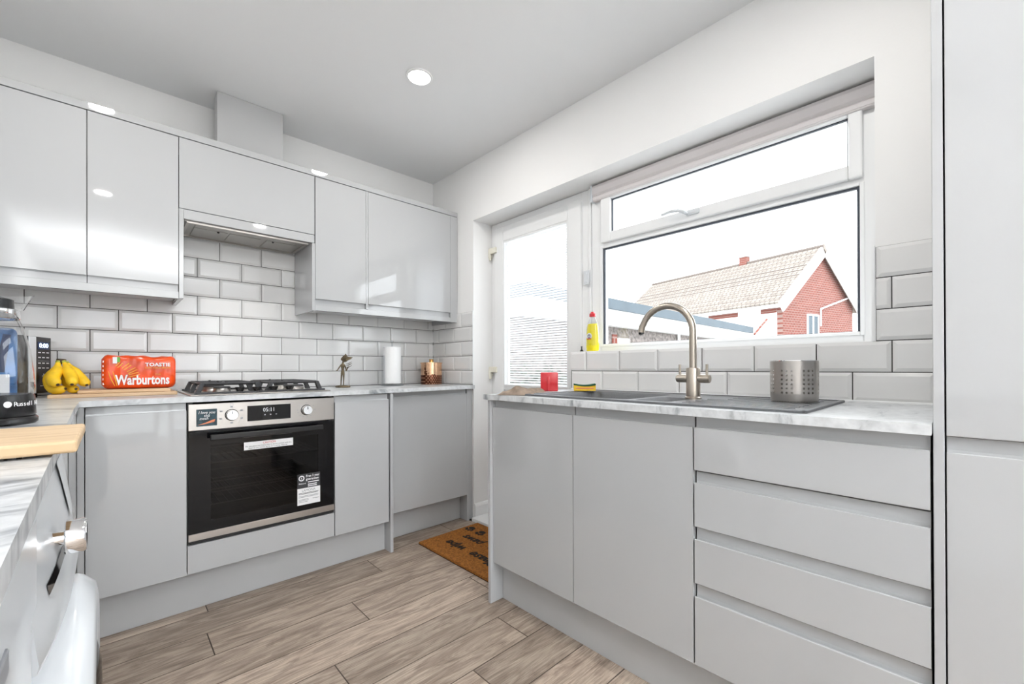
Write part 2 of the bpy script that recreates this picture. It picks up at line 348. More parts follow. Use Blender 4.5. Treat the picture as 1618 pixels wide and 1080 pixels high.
# tiles -------------------------------------------------------------
TH, TP = .1015, .2042
ROWZ = [.893, .990, 1.0915, 1.193, 1.2945, 1.396, 1.4975, 1.599, 1.7005]
cache = {}
def tile_mesh(w, h, cl, cr):
    key = (round(w, 3), round(h, 3), cl, cr)
    if key in cache: return cache[key]
    g = .0015; b = bmesh.new()
    il, ir = (.013 if not cl else .0), (.013 if not cr else .0); il = min(il, w*.3); ir = min(ir, w*.3)
    rings = [[(g, 0), (w-g, 0), (w-g, 0), (g, 0)]]
    def ring(l, r, bt, y): return [b.verts.new(p) for p in ((l, y, bt), (w-r, y, bt), (w-r, y, h-bt), (l, y, h-bt))]
    R0 = ring(g, g, g, 0); R1 = ring(g, g, g, -.0042); R2 = ring(max(il, g), max(ir, g), .013, -.008)
    for A, C in ((R0, R1), (R1, R2)):
        for i in range(4): b.faces.new((A[i], A[(i+1) % 4], C[(i+1) % 4], C[i]))
    b.faces.new(R2)
    bmesh.ops.recalc_face_normals(b, faces=b.faces)
    # make sure the front faces -y
    me = bpy.data.meshes.new('tile'); b.normal_update()
    if b.faces[-1].normal.y > 0: bmesh.ops.reverse_faces(b, faces=b.faces)
    b.to_mesh(me); b.free(); me.materials.append(M['tile']); cache[key] = me; return me
def tile_row(parent, fn, rot, u0, u1, z0, z1, off, pitch):
    """tiles between u0<u1 with joints at off + k*pitch"""
    k = math.floor((u0-off)/pitch); 
    while off+k*pitch < u1-.004:
        a, b_ = max(off+k*pitch, u0), min(off+(k+1)*pitch, u1)
        if b_-a > .006:
            o = bpy.data.objects.new('tile', tile_mesh(b_-a, z1-z0, a > off+k*pitch+.001, b_ < off+(k+1)*pitch-.001)); COL.objects.link(o)
            o.parent = parent; o.location = fn(a, z0); o.rotation_euler = (random.uniform(-.0012, .0012), 0, rot+random.uniform(-.0012, .0012))
        k += 1
OFA, OFB = -.661, -.562
B().box(LX, -.003, -.0022, -.0002, .87, ROWZ[5]).box(-1.566, -.995, -.0022, -.0002, ROWZ[5], ROWZ[8]).ob('grout_bed', M['grout'], wall_back, label='dark grey grout behind white tiles')
for i in range(8):
    off = OFA if i % 2 == 0 else OFB
    if i < 5: tile_row(wall_back, lambda u, z: (u, -.0022, z), 0, LX+.002, -.009, ROWZ[i], ROWZ[i+1], off, TP)
    else: tile_row(wall_back, lambda u, z: (u, -.0022, z), 0, -1.565, -.996, ROWZ[i], ROWZ[i+1], off, TP)
# right wall: parameter v = -y grows towards the camera
g = B().box(-.0022, -.0002, DY0+.001, -.003, .87, ROWZ[5]).box(-.0022, -.0002, -2.77, DY1-.001, .87, SILL-.001).box(-.0022, -.0002, -2.77, WY1-.001, SILL-.001, ROWZ[5])
g.ob('grout_bed', M['grout'], wall_right, label='dark grey grout behind white tiles')
RR = -PI/2
fnR = lambda u, z: (-.0022, -u, z)
for i in range(5):
    off = .170 if i % 2 == 0 else .083
    tile_row(wall_right, fnR, RR, .009, .499, ROWZ[i], ROWZ[i+1], off, .1985)
for i in range(2):
    off = 1.558 if i == 0 else 1.458
    tile_row(wall_right, fnR, RR, 1.353, 2.768, ROWZ[i], ROWZ[i+1], off, .1995)
for i in range(2, 5):
    tile_row(wall_right, fnR, RR, 2.616, 2.768, ROWZ[i], ROWZ[i+1], {2: 2.616, 3: 2.655, 4: 2.616}[i], .1995)
B().box(-.010, -.0003, WY1+.0005, WY1+.009, SILL, 1.400).ob('tile_trim', M['upvc'], wall_right)
B().box(-.010, -.0003, -.5045, -.5005, .892, 1.400).ob('tile_trim', M['upvc'], wall_right)
B().box(-.004, .16, WY1, DY1, SILL-.004, SILL+.0015).ob('trim_2', M['upvc']).__setitem__('kind', 'structure')

# skirting and threshold
sk = [(DY0-.0005, ZF), (DY0-.016, ZF), (DY0-.016, .060), (DY0-.010, .075), (DY0-.0005, .078)]
tag(B().prism(sk, .001, .17, 'x').ob('baseboard_right', M['upvc']), kind='structure')
tag(B().box(-.034, .26, DY1+.001, DY0-.0165, ZF-.04, -.006, .003).ob('trim_1', M['upvc']), kind='structure')

# ------------------------------------------------------------------ back door (door_1)
dr = tag(thing('door_1', None, None, (0, 0, 0)), kind='structure')
# local frame: x = -y world, y = +x world
dr.rotation_euler = (0, 0, -PI/2); dr.location = (.165, 0, 0)
B().frame(.503, 1.348, ZF+.02, HEAD-.002, (.05, .05, .06, .055), 0, .07, .004).ob('door_frame', M['upvc'], dr)
B().frame(.545, 1.305, .045, 1.975, (.092, .10, .10, .10), -.016, .05, .006).box(.63, 1.21, -.008, .04, .86, .895, .003).box(.63, 1.21, .0, .035, .14, .87).ob('door_sash', M['upvc'], dr)
B().frame(.635, 1.207, .883, 1.877, .010, -.012, .0).ob('glazing_bead', M['upvc'], dr)
B().box(.64, 1.20, .006, .009, .89, 1.872).box(.64, 1.20, .030, .033, .89, 1.872).ob('door_glass', M['glass'], dr)
B().box(.6455, .652, .0125, .0265, .893, 1.868).box(1.19, 1.198, .0125, .0265, .893, 1.868).ob('blind_rail', M['upvc'], dr)
z = .90; 
for i in range(62):
    b = B(); c, s_ = math.cos(.55)*.0078, -math.sin(.55)*.0078
    b.prism([(.0195-c, z-s_), (.0195-c, z-s_+.0005), (.0195+c, z+s_+.0005), (.0195+c, z+s_)], .653, 1.189, 'x').ob('blind_slat', M['blind'], dr); z += .0157
for hz in (.93, 1.765):
    h = thing('tmp', None, None); bpy.data.objects.remove(h)
    B().lathe([(.009, 0), (.009, .040)], (.512, -.024, hz), 12).lathe([(.0075, .042), (.0075, .085)], (.512, -.024, hz), 12).box(.515, .575, -.030, -.004, hz+.045, hz+.085, .004).box(.498, .512, -.03, .002, hz+.02, hz+.085, .003).ob('hinge', M['cream'], dr, label='cream door hinge')

# ------------------------------------------------------------------ kitchen window (window_1)
wn = tag(thing('window_1', None, None), kind='structure'); wn.rotation_euler = (0, 0, -PI/2); wn.location = (.165, 0, 0)
wa, wb = 1.37, 2.613
B().frame(wa, wb, SILL+.002, HEAD-.002, (.062, .05, .040, .06), 0, .07, .004).box(wa+.060, wb-.048, -.0005, .069, 1.668, 1.712).ob('window_frame', M['upvc'], wn)
B().frame(wa+.055, wb-.045, SILL+.030, 1.675, (.020, .014, .014, .012), -.006, .03, .003).ob('glazing_bead', M['upvc'], wn)
B().frame(wa+.078, wb-.06, 1.142-.012, 1.662, .007, .000, .012).ob('gasket', M['gasket'], wn)
B().box(wa+.08, wb-.062, .008, .012, 1.13, 1.66).box(wa+.08, wb-.062, .030, .034, 1.13, 1.66).ob('window_glass', M['glass'], wn)
B().frame(wa+.072, wb-.048, 1.690, 1.962, (.062, .042, .052, .042), -.020, .04, .006).ob('window_sash', M['upvc'], wn)
B().frame(wa+.132, wb-.088, 1.740, 1.922, .006, -.003, .008).ob('gasket', M['gasket'], wn)
B().box(wa+.134, wb-.09, .006, .010, 1.744, 1.919).box(wa+.134, wb-.09, .026, .030, 1.744, 1.919).ob('window_glass', M['glass'], wn)
hd = B().box(1.925, 1.985, -.030, -.020, 1.712, 1.734, .003).tube([(1.93, -.032, 1.722), (1.925, -.052, 1.724), (1.90, -.056, 1.737), (1.86, -.054, 1.742), (1.815, -.052, 1.738)], [.008, .009, .008, .0075, .006], 10)
hd.ob('window_handle', M['white'], wn, True)
# white vertical strip between door and window, with its bracket
B().box(1.352, 1.369, -.008, .07, SILL+.002, HEAD-.002, .003).ob('cover_strip', M['upvc'], wn)
B().box(1.330, 1.366, -.024, -.017, 1.475, 1.555, .002).lathe([(.003, -.027), (.003, -.024)], (1.348, 0, 1.49), 8, 'y').lathe([(.003, -.027), (.003, -.024)], (1.348, 0, 1.54), 8, 'y').ob('bracket', M['white'], wn)
# roller blind cassette
rb = thing('roller_blind', 'pinkish white rolled up blind cassette above the kitchen window', 'blind', (.165, 0, 0), -PI/2)
B().prism([(-.018, 1.928), (-.030, 1.934), (-.034, 1.947), (-.028, 1.955), (-.036, 1.965), (-.040, 1.995), (-.034, 2.010), (-.002, 2.010), (-.002, 1.928)], 1.40, 2.610, 'x').ob('cassette', M['rollerfab'], rb)
B().box(1.390, 1.3995, -.041, -.002, 1.922, 2.013, .002).ob('end_cap', M['white'], rb)
B().lathe([(.0055, 0), (.0055, 1.19)], (1.42, -.012, 0), 8, 'z').box(0, 0.0001, 0, .0001, 0, .0001).bm.free()
B().tube([(1.4, -.021, 1.934), (2.605, -.021, 1.934)], .0065, 10).ob('bottom_bar', M['rollerfab'], rb, True)

# ------------------------------------------------------------------ downlights
for i, (x, y) in enumerate(DL):
    nm = ['recessed round ceiling downlight, lit, above the window side of the hob', 'recessed round ceiling downlight above the far left wall cabinets', 'recessed round ceiling downlight above the washing machine side', 'recessed round ceiling downlight above the sink drawers', 'recessed round ceiling downlight added unseen at the rear for fill'][i]
    t = thing('ceiling_downlight', nm, 'ceiling light', (x, y, CEIL), 0, 'recessed ceiling downlights')
    B().lathe([(.051, -.0015), (.053, -.006), (.061, -.006), (.064, -.0005), (.051, -.0004)], (0, 0, 0), 40, cap=False).ob('trim_ring', M['upvc'], t, True)
    B().lathe([(.051, -.004), (.051, -.001)], (0, 0, 0), 40).ob('lamp_disc', M['leddisc'], t)
    a = light('downlight_lamp', 'AREA', (0, 0, -.008), DLP, (1.0, .97, .93), shape='DISK', size=.100); a.parent = t

# ------------------------------------------------------------------ back run, base units.  local x = world x, local y = world y
YB = -.601
def cab(name, label, loc, rz, cat='cabinet', group=None): return thing(name, label, cat, loc, rz, group)
GA = 'grey handleless base cabinets'
def carcass(x0, x1, y0, y1, z0, z1, par, m='carc'): return B().box(x0, x1, y0, y1, z0, z1).ob('carcass', M[m], par)
t = cab('base_cabinet', 'narrow grey gloss base cabinet left of the built-in oven', (-1.885, YB, 0), 0, group=GA)
carcass(.001, .299, .023, .58, .15, .866, t); door_mesh(.0015, .2985, .15, .835).ob('door', M['gloss'], t)
t = cab('corner_filler', 'grey corner filler strip between the left run and the oven side cabinet', (-1.905, YB, 0), 0, 'panel')
B().box(0, .0185, .0, .02, .15, .866).ob('panel', M['gloss'], t)
t = cab('oven_housing', 'grey oven housing cabinet with plain panel below the oven', (-1.585, YB, 0), 0)
B().box(.003, .02, .024, .58, .15, .866).box(.584, .601, .024, .58, .15, .866).box(.02, .584, .024, .58, .15, .27).box(.02, .584, .56, .58, .27, .866).ob('carcass', M['carc'], t)
B().box(.0015, .6025, 0, .02, .152, .270, .0015, 1).ob('drawer_front', M['gloss'], t)
t = cab('base_cabinet', 'narrow grey gloss base cabinet right of the built-in oven', (-.980, YB, 0), 0, group=GA)
carcass(.001, .299, .023, .58, .15, .866, t); door_mesh(.0015, .2985, .15, .835).ob('door', M['gloss'], t)
t = cab('end_panel', 'full height grey divider panel between the two right base cabinets', (-.672, -.6, ZF), 0, 'panel')
B().box(0, .0175, -.002, .57, 0, .866-ZF, .001, 1).ob('panel', M['gloss'], t)
t = cab('base_cabinet', 'set back grey gloss base cabinet in the corner by the back door', (-.653, -.50, 0), 0, group=GA)
carcass(.001, .593, .023, .48, .15, .866, t); door_mesh(.0015, .5935, .15, .835).ob('door', M['gloss'], t)
t = cab('end_panel', 'grey end panel against the back door reveal', (-.058, -.5, ZF), 0, 'panel')
B().box(0, .018, 0, .48, 0, .866-ZF, .001, 1).box(.018, .056, .016, .03, 0, .866-ZF).ob('panel', M['gloss'], t)
t = cab('plinth', 'long grey plinth under the oven and its neighbouring cabinets', (-1.9, -.531, ZF), 0, 'plinth')
B().box(.0, 1.227, 0, .016, 0, .172, .001, 1).ob('board', M['plinth'], t)
t = cab('plinth', 'short grey plinth under the set back corner cabinet', (-.653, -.42, ZF), 0, 'plinth')
B().box(.0, .594, 0, .016, 0, .172, .001, 1).ob('board', M['plinth'], t)

# ------------------------------------------------------------------ built-in oven
ov = thing('built_in_oven', 'built-in stainless steel and black glass oven below the gas hob', 'oven', (-1.5815, -.6045, 0))
OW = .597
B().box(.02, OW-.02, .50, .52, .285, .855).box(.02, .05, .02, .50, .285, .855).box(OW-.05, OW-.02, .02, .50, .285, .855).box(.05, OW-.05, .02, .50, .285, .33).box(.05, OW-.05, .02, .50, .72, .855).ob('oven_body', M['enamel'], ov)
for rz_ in (.42, .485, .60):
    b = B()
    for i in range(17): b.tube([(.06+i*.0295, .05, rz_), (.06+i*.0295, .48, rz_)], .0014, 5)
    for yy in (.04, .26, .485): b.tube([(.052, yy, rz_-.002), (OW-.052, yy, rz_-.002)], .0026, 6)
    tag(b.ob('oven_rack', M['steel'], ov), kind='stuff')
cp = B().box(0, OW, -.002, .018, .748, .8605, .002, 1).ob('control_panel', M['steel'], ov)
B().box(.213, .392, -.0032, -.0018, .7715, .8405, .0004, 1).ob('display_panel', M['blackglass'], cp, label='black clock display')
text('clock_digits', '05:11', .025, M['ledoff'], cp, (.275, -.0036, .811), RXF, width=.045)
for dx in (.28, .303, .327): B().box(dx, dx+.006, -.0036, -.0032, .794, .799).ob('display_button', M['greyprint'], cp)
def oven_knob(cx, cz):
    k = B().lathe([(.0235, 0), (.0235, -.006), (.0215, -.022), (.020, -.0245)], (cx, -.002, cz), 40, 'y').ob('control_knob', M['chrome'], cp, True)
    B().box(cx-.0015, cx+.0015, -.0275, -.0262, cz+.004, cz+.017).ob('pointer', M['darkprint'], k)
    B().lathe([(.0255, 0), (.0255, -.004)], (cx, -.002, cz), 32, 'y').ob('knob_collar', M['black'], k)
oven_knob(.153, .806); oven_knob(.463, .806)
b = B()
for a in (90, 30, -30, -90, 205, 150): 
    x, z_ = .153+.044*math.cos(math.radians(a)), .806+.035*math.sin(math.radians(a)); b.box(x-.005, x+.005, -.0024, -.0020, z_-.0035, z_+.0035)
b.frame(.147, .159, .845, .856, .0012, -.0024, -.0020)
for a in (90, 35, 0, -60, -85, -110, -135, -160, 178):
    x, z_ = .463+.040*math.cos(math.radians(a)), .806+.034*math.sin(math.radians(a)); b.box(x-.0035, x+.0035, -.0024, -.0020, z_-.001, z_+.001)
tag(b.ob('dial_marks', M['greyprint'], cp), kind='stuff')
dg_ = B().frame(.002, OW-.002, .318, .742, (.075, .075, .045, .06), 0, .016).ob('oven_door', M['blackglass'], ov)
B().box(.077, OW-.077, .0004, .006, .363, .682).ob('door_window', M['ovenglass'], dg_)
B().box(.0, OW, -.002, .016, .288, .3165, .001, 1).ob('door_trim', M['steel'], dg_, label='stainless steel strip along the door bottom')
B().box(.004, OW-.004, .004, .020, .2755, .287).ob('vent_gap', M['dark'], ov)
hh = B().box(.070, .530, -.047, -.036, .706, .731, .004, 2).ob('door_handle', M['black'], dg_)
b = B().box(.078, .098, -.037, .001, .712, .725, .002).box(.502, .522, -.037, .001, .712, .725, .002); b.bm.free()
for xa in (.078, .502): B().box(xa, xa+.020, -.037, .001, .712, .725, .002).ob('handle_mount', M['black'], hh)
B().box(.04, OW-.04, -.0004, .0, .745, .747).bm.free()
# racks seen through the glass: thin bright rods just inside the door window
st1 = B().box(.200, .403, -.0006, 0, .6425, .6775).ob('caution_sticker', M['whitematt'], dg_, label='white caution sticker with red heading')
text('caution_text', 'CAUTION', .014, M['redtext'], dg_, (.275, -.0009, .6645), RXF, width=.052)
for i, s_ in enumerate(['Do not place any heavy item in direct contact with the', 'door or use excess force on it during cleaning']):
    text('caution_text', s_, .0085, M['darkprint'], dg_, (.205+.012*i, -.0009, .6555-.0085*i), RXF, width=.19-.03*i, ext=.0002)
B().box(.422, .528, -.0006, 0, .4255, .495).ob('guarantee_sticker', M['darkprint'], dg_, label='grey upper half of the guarantee sticker')
B().box(.422, .528, -.0006, 0, .345, .4255).ob('guarantee_sticker', M['whitematt'], dg_, label='white lower half of the guarantee sticker')
text('sticker_text', 'Free 2 year', .016, M['whitematt'], dg_, (.461, -.0009, .477), RXF, width=.063, bold=.0003)
text('sticker_text', 'guarantee', .016, M['whitematt'], dg_, (.461, -.0009, .462), RXF, width=.060, bold=.0003)
text('sticker_text', 'Welcome!', .010, M['whitematt'], dg_, (.428, -.0009, .445), RXF, width=.033)
for z_ in (.450, .439, .4305): B().box(.470, .470+(.052 if z_ > .44 else .042), -.0009, -.0005, z_, z_+.0045).ob('sticker_text_bar', M['whitematt'], dg_)
B().lathe([(.0135, -.0009), (.0135, -.0006)], (.441, 0, .474), 28, 'y').ob('sticker_ring', M['whitematt'], dg_)
B().lathe([(.0085, -.0011), (.0085, -.0009)], (.441, 0, .474), 24, 'y').ob('sticker_disc', M['darkprint'], dg_)
B().box(.4395, .4425, -.0013, -.0011, .470, .478).ob('sticker_figure', M['whitematt'], dg_)
text('sticker_text', 'LAMONA', .016, M['greyprint'], dg_, (.442, -.0009, .4085), RXF, width=.062)
for i, (z_, w_) in enumerate([(.4005, .092), (.396, .088), (.386, .092), (.381, .090), (.370, .045), (.3645, .045), (.358, .040)]):
    B().box(.428, .428+w_, -.0008, -.0006, z_, z_+.0022).ob('small_print_line', M['darkprint'] if i < 2 else M['greyprint'], dg_)
text('sticker_text', 'Serving you', .006, M['darkprint'], dg_, (.492, -.0009, .368), RXF, width=.03)
# magnet
mg = thing('fridge_magnet', 'square dark teal picture magnet on the left of the oven panel', 'magnet', (-1.554, -.6067, .7655))
B().box(0, .072, -.0035, -.0002, 0, .0715, .0008, 1).ob('plate', M['magnet'], mg)
text('magnet_text', 'I love you', .017, M['whitematt'], mg, (.006, -.0040, .052), RXF, shear=.25, width=.058)
text('magnet_text', 'this', .017, M['whitematt'], mg, (.025, -.0040, .039), RXF, shear=.25, width=.02)
text('magnet_text', 'much', .017, M['whitematt'], mg, (.010, -.0040, .027), RXF, shear=.25, width=.03)
B().prism([(.004, .006), (.03, .014), (.048, .022), (.066, .028), (.062, .016), (.045, .012), (.025, .008)], -.0042, -.0034, 'y').ob('picture', M['coral'], mg, label='coral coloured figure shape')

# ------------------------------------------------------------------ worktops
ZT, ZU = .8915, .869
wt = thing('worktop', 'white and grey marble effect worktop along the back and left walls', 'worktop', (0, 0, 0))
poly = [(-.700, -.615), (-.650, -.603), (-.030, -.550), (-.030, -.5005), (-.004, -.5005), (-.004, -.0095), (LX, -.0095), (LX, -3.45), (-1.8385, -3.45), (-1.8625, -2.427), (-1.8935, -1.05), (-1.8985, -.615)]
B().prism(poly, ZU, ZT, 'z').ob('slab', M['marble'], wt)
wr_ = thing('worktop', 'marble effect worktop with inset sink under the window', 'worktop', (0, 0, 0))
SX0, SX1, SY0, SY1 = -.562, -.072, -2.545, -1.560
B().plate([-.612, -.0105], [-2.768, -1.350], [(SX0+.02, SX1-.02, SY0+.02, SY1-.02)], ZU, ZT, lambda u, v, d: (u, v, d)).ob('slab', M['marble'], wr_)
B().box(-.0105, -.004, -2.768, -1.353, ZT-.003, ZT+.006, .002).ob('sealant_bead', M['upvc'], wr_)

# ------------------------------------------------------------------ sink
sk_ = thing('sink', 'dark grey composite sink with drainer set into the worktop', 'sink', (0, 0, ZT))
B1 = (-.50, -.14, -2.000, -1.600); B2 = (-.50, -.285, -2.155, -2.020)
pl = B().plate([SX0, SX1], [SY0, SY1], [B1, B2], .0004, .0045, lambda u, v, d: (u, v, d)); pl.ob('sink_top', M['sink'], sk_)
B().frame(0, 0.01, 0, .01, .001, 0, .001).bm.free()
b = B()
for (x0, x1, y0, y1) in ((SX0, SX1, SY0, SY0+.012), (SX0, SX1, SY1-.012, SY1), (SX0, SX0+.012, SY0, SY1), (SX1-.012, SX1, SY0, SY1)): b.box(x0, x1, y0, y1, .0005, .0085, .003)
b.ob('rim', M['sink'], sk_)
def bowl(bx, dz):
    x0, x1, y0, y1 = bx; b = B()
    n = 5; rad = .05
    def rr(x0, x1, y0, y1, r, z):
        pts = []
        for cx, cy, a0 in ((x1-r, y1-r, 0), (x0+r, y1-r, 90), (x0+r, y0+r, 180), (x1-r, y0+r, 270)):
            for i in range(n+1):
                a = math.radians(a0+90*i/n); pts.append(b.bm.verts.new((cx+r*math.cos(a), cy+r*math.sin(a), z)))
        return pts
    R = [rr(x0-.004, x1+.004, y0-.004, y1+.004, .004, .0046), rr(x0+.002, x1-.002, y0+.002, y1-.002, .03, .004), rr(x0+.008, x1-.008, y0+.008, y1-.008, .04, -.01), rr(x0+.018, x1-.018, y0+.018, y1-.018, rad, -dz+.02), rr(x0+.035, x1-.035, y0+.035, y1-.035, rad, -dz)]
    for A, C in zip(R, R[1:]):
        for i in range(len(A)): b.bm.faces.new((A[i], A[(i+1) % len(A)], C[(i+1) % len(A)], C[i]))
    b.bm.faces.new(R[-1]); o = b.ob('bowl', M['sink'], sk_, True)
    cx, cy = (x0+x1)/2, (y0+y1)/2
    B().lathe([(.04, -dz+.001), (.04, -dz+.004), (.03, -dz+.003), (.012, -dz+.002)], (cx, cy, 0), 28).ob('waste', M['steel'], o, True)
bowl(B1, .18); bowl(B2, .10)
for i in range(8):
    x = -.50+i*.048; B().box(x, x+.012, -2.505, -2.20 if x < -.28 else -2.25, .004, .0065, .002).ob('drainer_rib', M['sink'], sk_)

# tap
tp = thing('kitchen_tap', 'brushed nickel swan neck mixer tap with two levers behind the sink', 'tap', (-.315, -2.155, ZT+.0045))
B().lathe([(.027, 0), (.027, .006), (.0235, .009), (.0235, .105), (.021, .110)], (0, 0, 0), 32).ob('body', M['nickel'], tp, True)
arc = [(0, 0, .10), (0, 0, .18), (0, 0, .2395)]
for i in range(1, 15): a = PI*i/16; arc.append((0, .1-.1*math.cos(a), .2395+.1*math.sin(a)))
arc += [(0, .1+.1*math.cos(.30)+.002, .2395+.1*math.sin(.30)), (0, .2025, .248)]
B().tube(arc, .0125, 20).ob('spout', M['nickel'], tp, True)
B().tube([(0, .199, .2415), (0, .2035, .2485)], .0105, 18).ob('spout_tip', M['black'], tp, True)
for s_ in (-1, 1):
    h = B().tube([(0, s_*.018, .072), (0, s_*.056, .072)], .0145, 20).tube([(0, s_*.056, .072), (0, s_*.0585, .072)], .0125, 20).ob('handle', M['nickel'], tp, True)
    B().tube([(0, s_*.048, .082), (0, s_*.048, .122)], .0043, 12).ob('lever', M['nickel'], h, True)

# ------------------------------------------------------------------ right run (faces -x).  local x -> world -y, local y -> world +x
XR = -.586; RZ = -PI/2
def rcab(name, label, y, cat='cabinet', z=0, x=XR, group=GA): return thing(name, label, cat, (x, y, z), RZ, group)
t = rcab('end_panel', 'full height grey end panel at the open left end of the sink run', -1.366, 'panel', ZF, -.6, None)
B().box(0, .0165, 0, .58, 0, .866-ZF, .001, 1).ob('panel', M['gloss'], t)
t = rcab('sink_cabinet', 'double door grey gloss sink cabinet under the tap', -1.3835)
B().box(.001, .018, .023, .56, .15, .866).box(.871, .888, .023, .56, .15, .866).box(.018, .871, .023, .56, .15, .17).box(.018, .871, .023, .05, .83, .866).box(.44, .452, .023, .04, .17, .83).ob('carcass', M['carc'], t)
door_mesh(.001, .4465, .15, .835).ob('door', M['gloss'], t); door_mesh(.450, .8885, .15, .835).ob('door', M['gloss'], t)
t = rcab('drawer_unit', 'grey gloss unit of four handleless drawers beside the tall cabinet', -2.2755)
carcass(.001, .490, .023, .56, .15, .866, t)
for z0, z1 in ((.150, .347), (.385, .512), (.548, .675), (.711, .835)): door_mesh(.0015, .4895, z0, z1).ob('drawer', M['gloss'], t)
t = rcab('plinth', 'long grey plinth under the sink and drawer cabinets', -1.3835, 'plinth', ZF, -.529, None)
B().box(0, 1.385, 0, .016, 0, .172, .001, 1).ob('board', M['plinth'], t)
t = rcab('tall_cabinet', 'tall grey gloss larder cabinet at the right edge', -2.7695, 'cabinet', 0, XR, None)
B().box(0, .0165, 0, .575, ZF, 2.36, .001, 1).ob('side_panel', M['gloss'], t)
carcass(.0175, .615, .024, .575, .15, 2.36, t)
door_mesh(.0195, .614, .15, .835).ob('door', M['gloss'], t)
door_mesh(.0195, .614, .8675, 2.355, True).ob('door', M['gloss'], t)
B().box(.617, .634, 0, .575, ZF, 2.36, .001, 1).ob('side_panel', M['gloss'], t)
t = rcab('plinth', 'grey plinth under the tall larder cabinet', -2.787, 'plinth', ZF, -.529, None)
B().box(0, .598, 0, .016, 0, .172, .001, 1).ob('board', M['plinth'], t)

# ------------------------------------------------------------------ wall cabinets (front plane y=-.32)
YW = -.320; GW = 'grey handleless wall cabinets'
t = thing('wall_cabinet', 'double door grey gloss wall cabinet at the far left', 'cabinet', (-2.190, YW, 0), 0, GW)
carcass(.001, .604, .023, .31, 1.367, 2.084, t)
door_mesh(.0015, .3015, 1.398, 2.0835, False).ob('door', M['gloss'], t); door_mesh(.3045, .6035, 1.398, 2.0835, False).ob('door', M['gloss'], t)
t = thing('wall_cabinet', 'grey corner wall cabinet against the left wall', 'cabinet', (LX, YW, 0), 0, GW)
carcass(.001, .297, .023, .31, 1.367, 2.084, t); door_mesh(.0015, .2975, 1.398, 2.0835, False).ob('door', M['gloss'], t)
t = thing('hood_cabinet', 'wide grey gloss wall cabinet with lift-up door above the hob', 'cabinet', (-1.585, YW, 0), 0, GW)
carcass(.0185, .5835, .022, .31, 1.745, 2.084, t)
B().box(.0015, .6025, 0, .02, 1.756, 2.0835, .0012, 1).ob('door', M['gloss'], t)
B().box(.0185, .602, .002, .020, 1.7095, 1.7535, .001, 1).ob('bottom_rail', M['gloss'], t)
t = thing('end_panel', 'grey panel on the left side of the hob recess', 'panel', (-1.5845, YW, 0), 0)
B().box(0, .0175, -.001, .31, 1.335, 1.7535, .001, 1).ob('panel', M['gloss'], t)
t = thing('end_panel', 'grey panel on the right side of the hob recess', 'panel', (-.9965, YW, 0), 0)
B().box(0, .0165, -.001, .31, 1.331, 1.708, .001, 1).ob('panel', M['gloss'], t)
t = thing('wall_cabinet', 'narrow grey gloss wall cabinet right of the hob recess', 'cabinet', (-.9795, YW, 0), 0, GW)
carcass(.001, .295, .023, .31, 1.367, 2.084, t); door_mesh(.0015, .2945, 1.398, 2.0835, False).ob('door', M['gloss'], t)
t = thing('end_panel', 'thin grey divider strip between the two right wall cabinets', 'panel', (-.6835, YW, 0), 0)
B().box(0, .0125, -.001, .31, 1.367, 2.084, .0008, 1).ob('panel', M['gloss'], t)
t = thing('wall_cabinet', 'wide grey gloss wall cabinet reflecting the back door blind', 'cabinet', (-.6705, YW, 0), 0, GW)
carcass(.001, .606, .023, .31, 1.367, 2.084, t); door_mesh(.0015, .6055, 1.398, 2.0835, False).ob('door', M['gloss'], t)
t = thing('end_panel', 'grey filler panel between wall cabinet and right wall', 'panel', (-.0635, YW, 0), 0)
B().box(0, .061, 0, .018, 1.331, 2.084, .001, 1).box(.043, .061, .018, .31, 1.331, 2.084).ob('panel', M['gloss'], t)
for nm, x0, x1 in (('grey light pelmet under the far left wall cabinets', LX+.002, -1.5855), ('grey light pelmet under the right wall cabinets', -.9795, -.0645)):
    t = thing('light_pelmet', nm, 'pelmet', (x0, YW, 0), 0); B().box(0, x1-x0, 0, .018, 1.333, 1.3655, .001, 1).ob('board', M['gloss'], t)
    B().box(x1-x0-.001 if 0 else .001, x1-x0-.001, .019, .30, 1.355, 1.3665).ob('underside', M['glossin'], t)
t = thing('cornice', 'grey cornice strip along the top of all wall cabinets', 'cornice', (LX+.002, YW, 0), 0)
B().box(0, -LX-.005, -.0, .05, 2.0875, 2.118, .001, 1).ob('board', M['gloss'], t)
B().box(0, -LX-.005, .05, .31, 2.0875, 2.10).ob('top_board', M['glossin'], t)
# boxing in front of the extractor duct
t = thing('duct_cover', 'square grey board hiding the extractor duct above the hob cabinet', 'panel', (-1.420, -.212, 2.119), 0)
B().box(-.0, .306, .0, .018, 0, CEIL-2.1205, .001, 1).box(.0, .018, .018, .085, 0, CEIL-2.1205, .001, 1).box(.288, .306, .018, .085, 0, CEIL-2.1205, .001, 1).ob('board', M['plinth'], t)
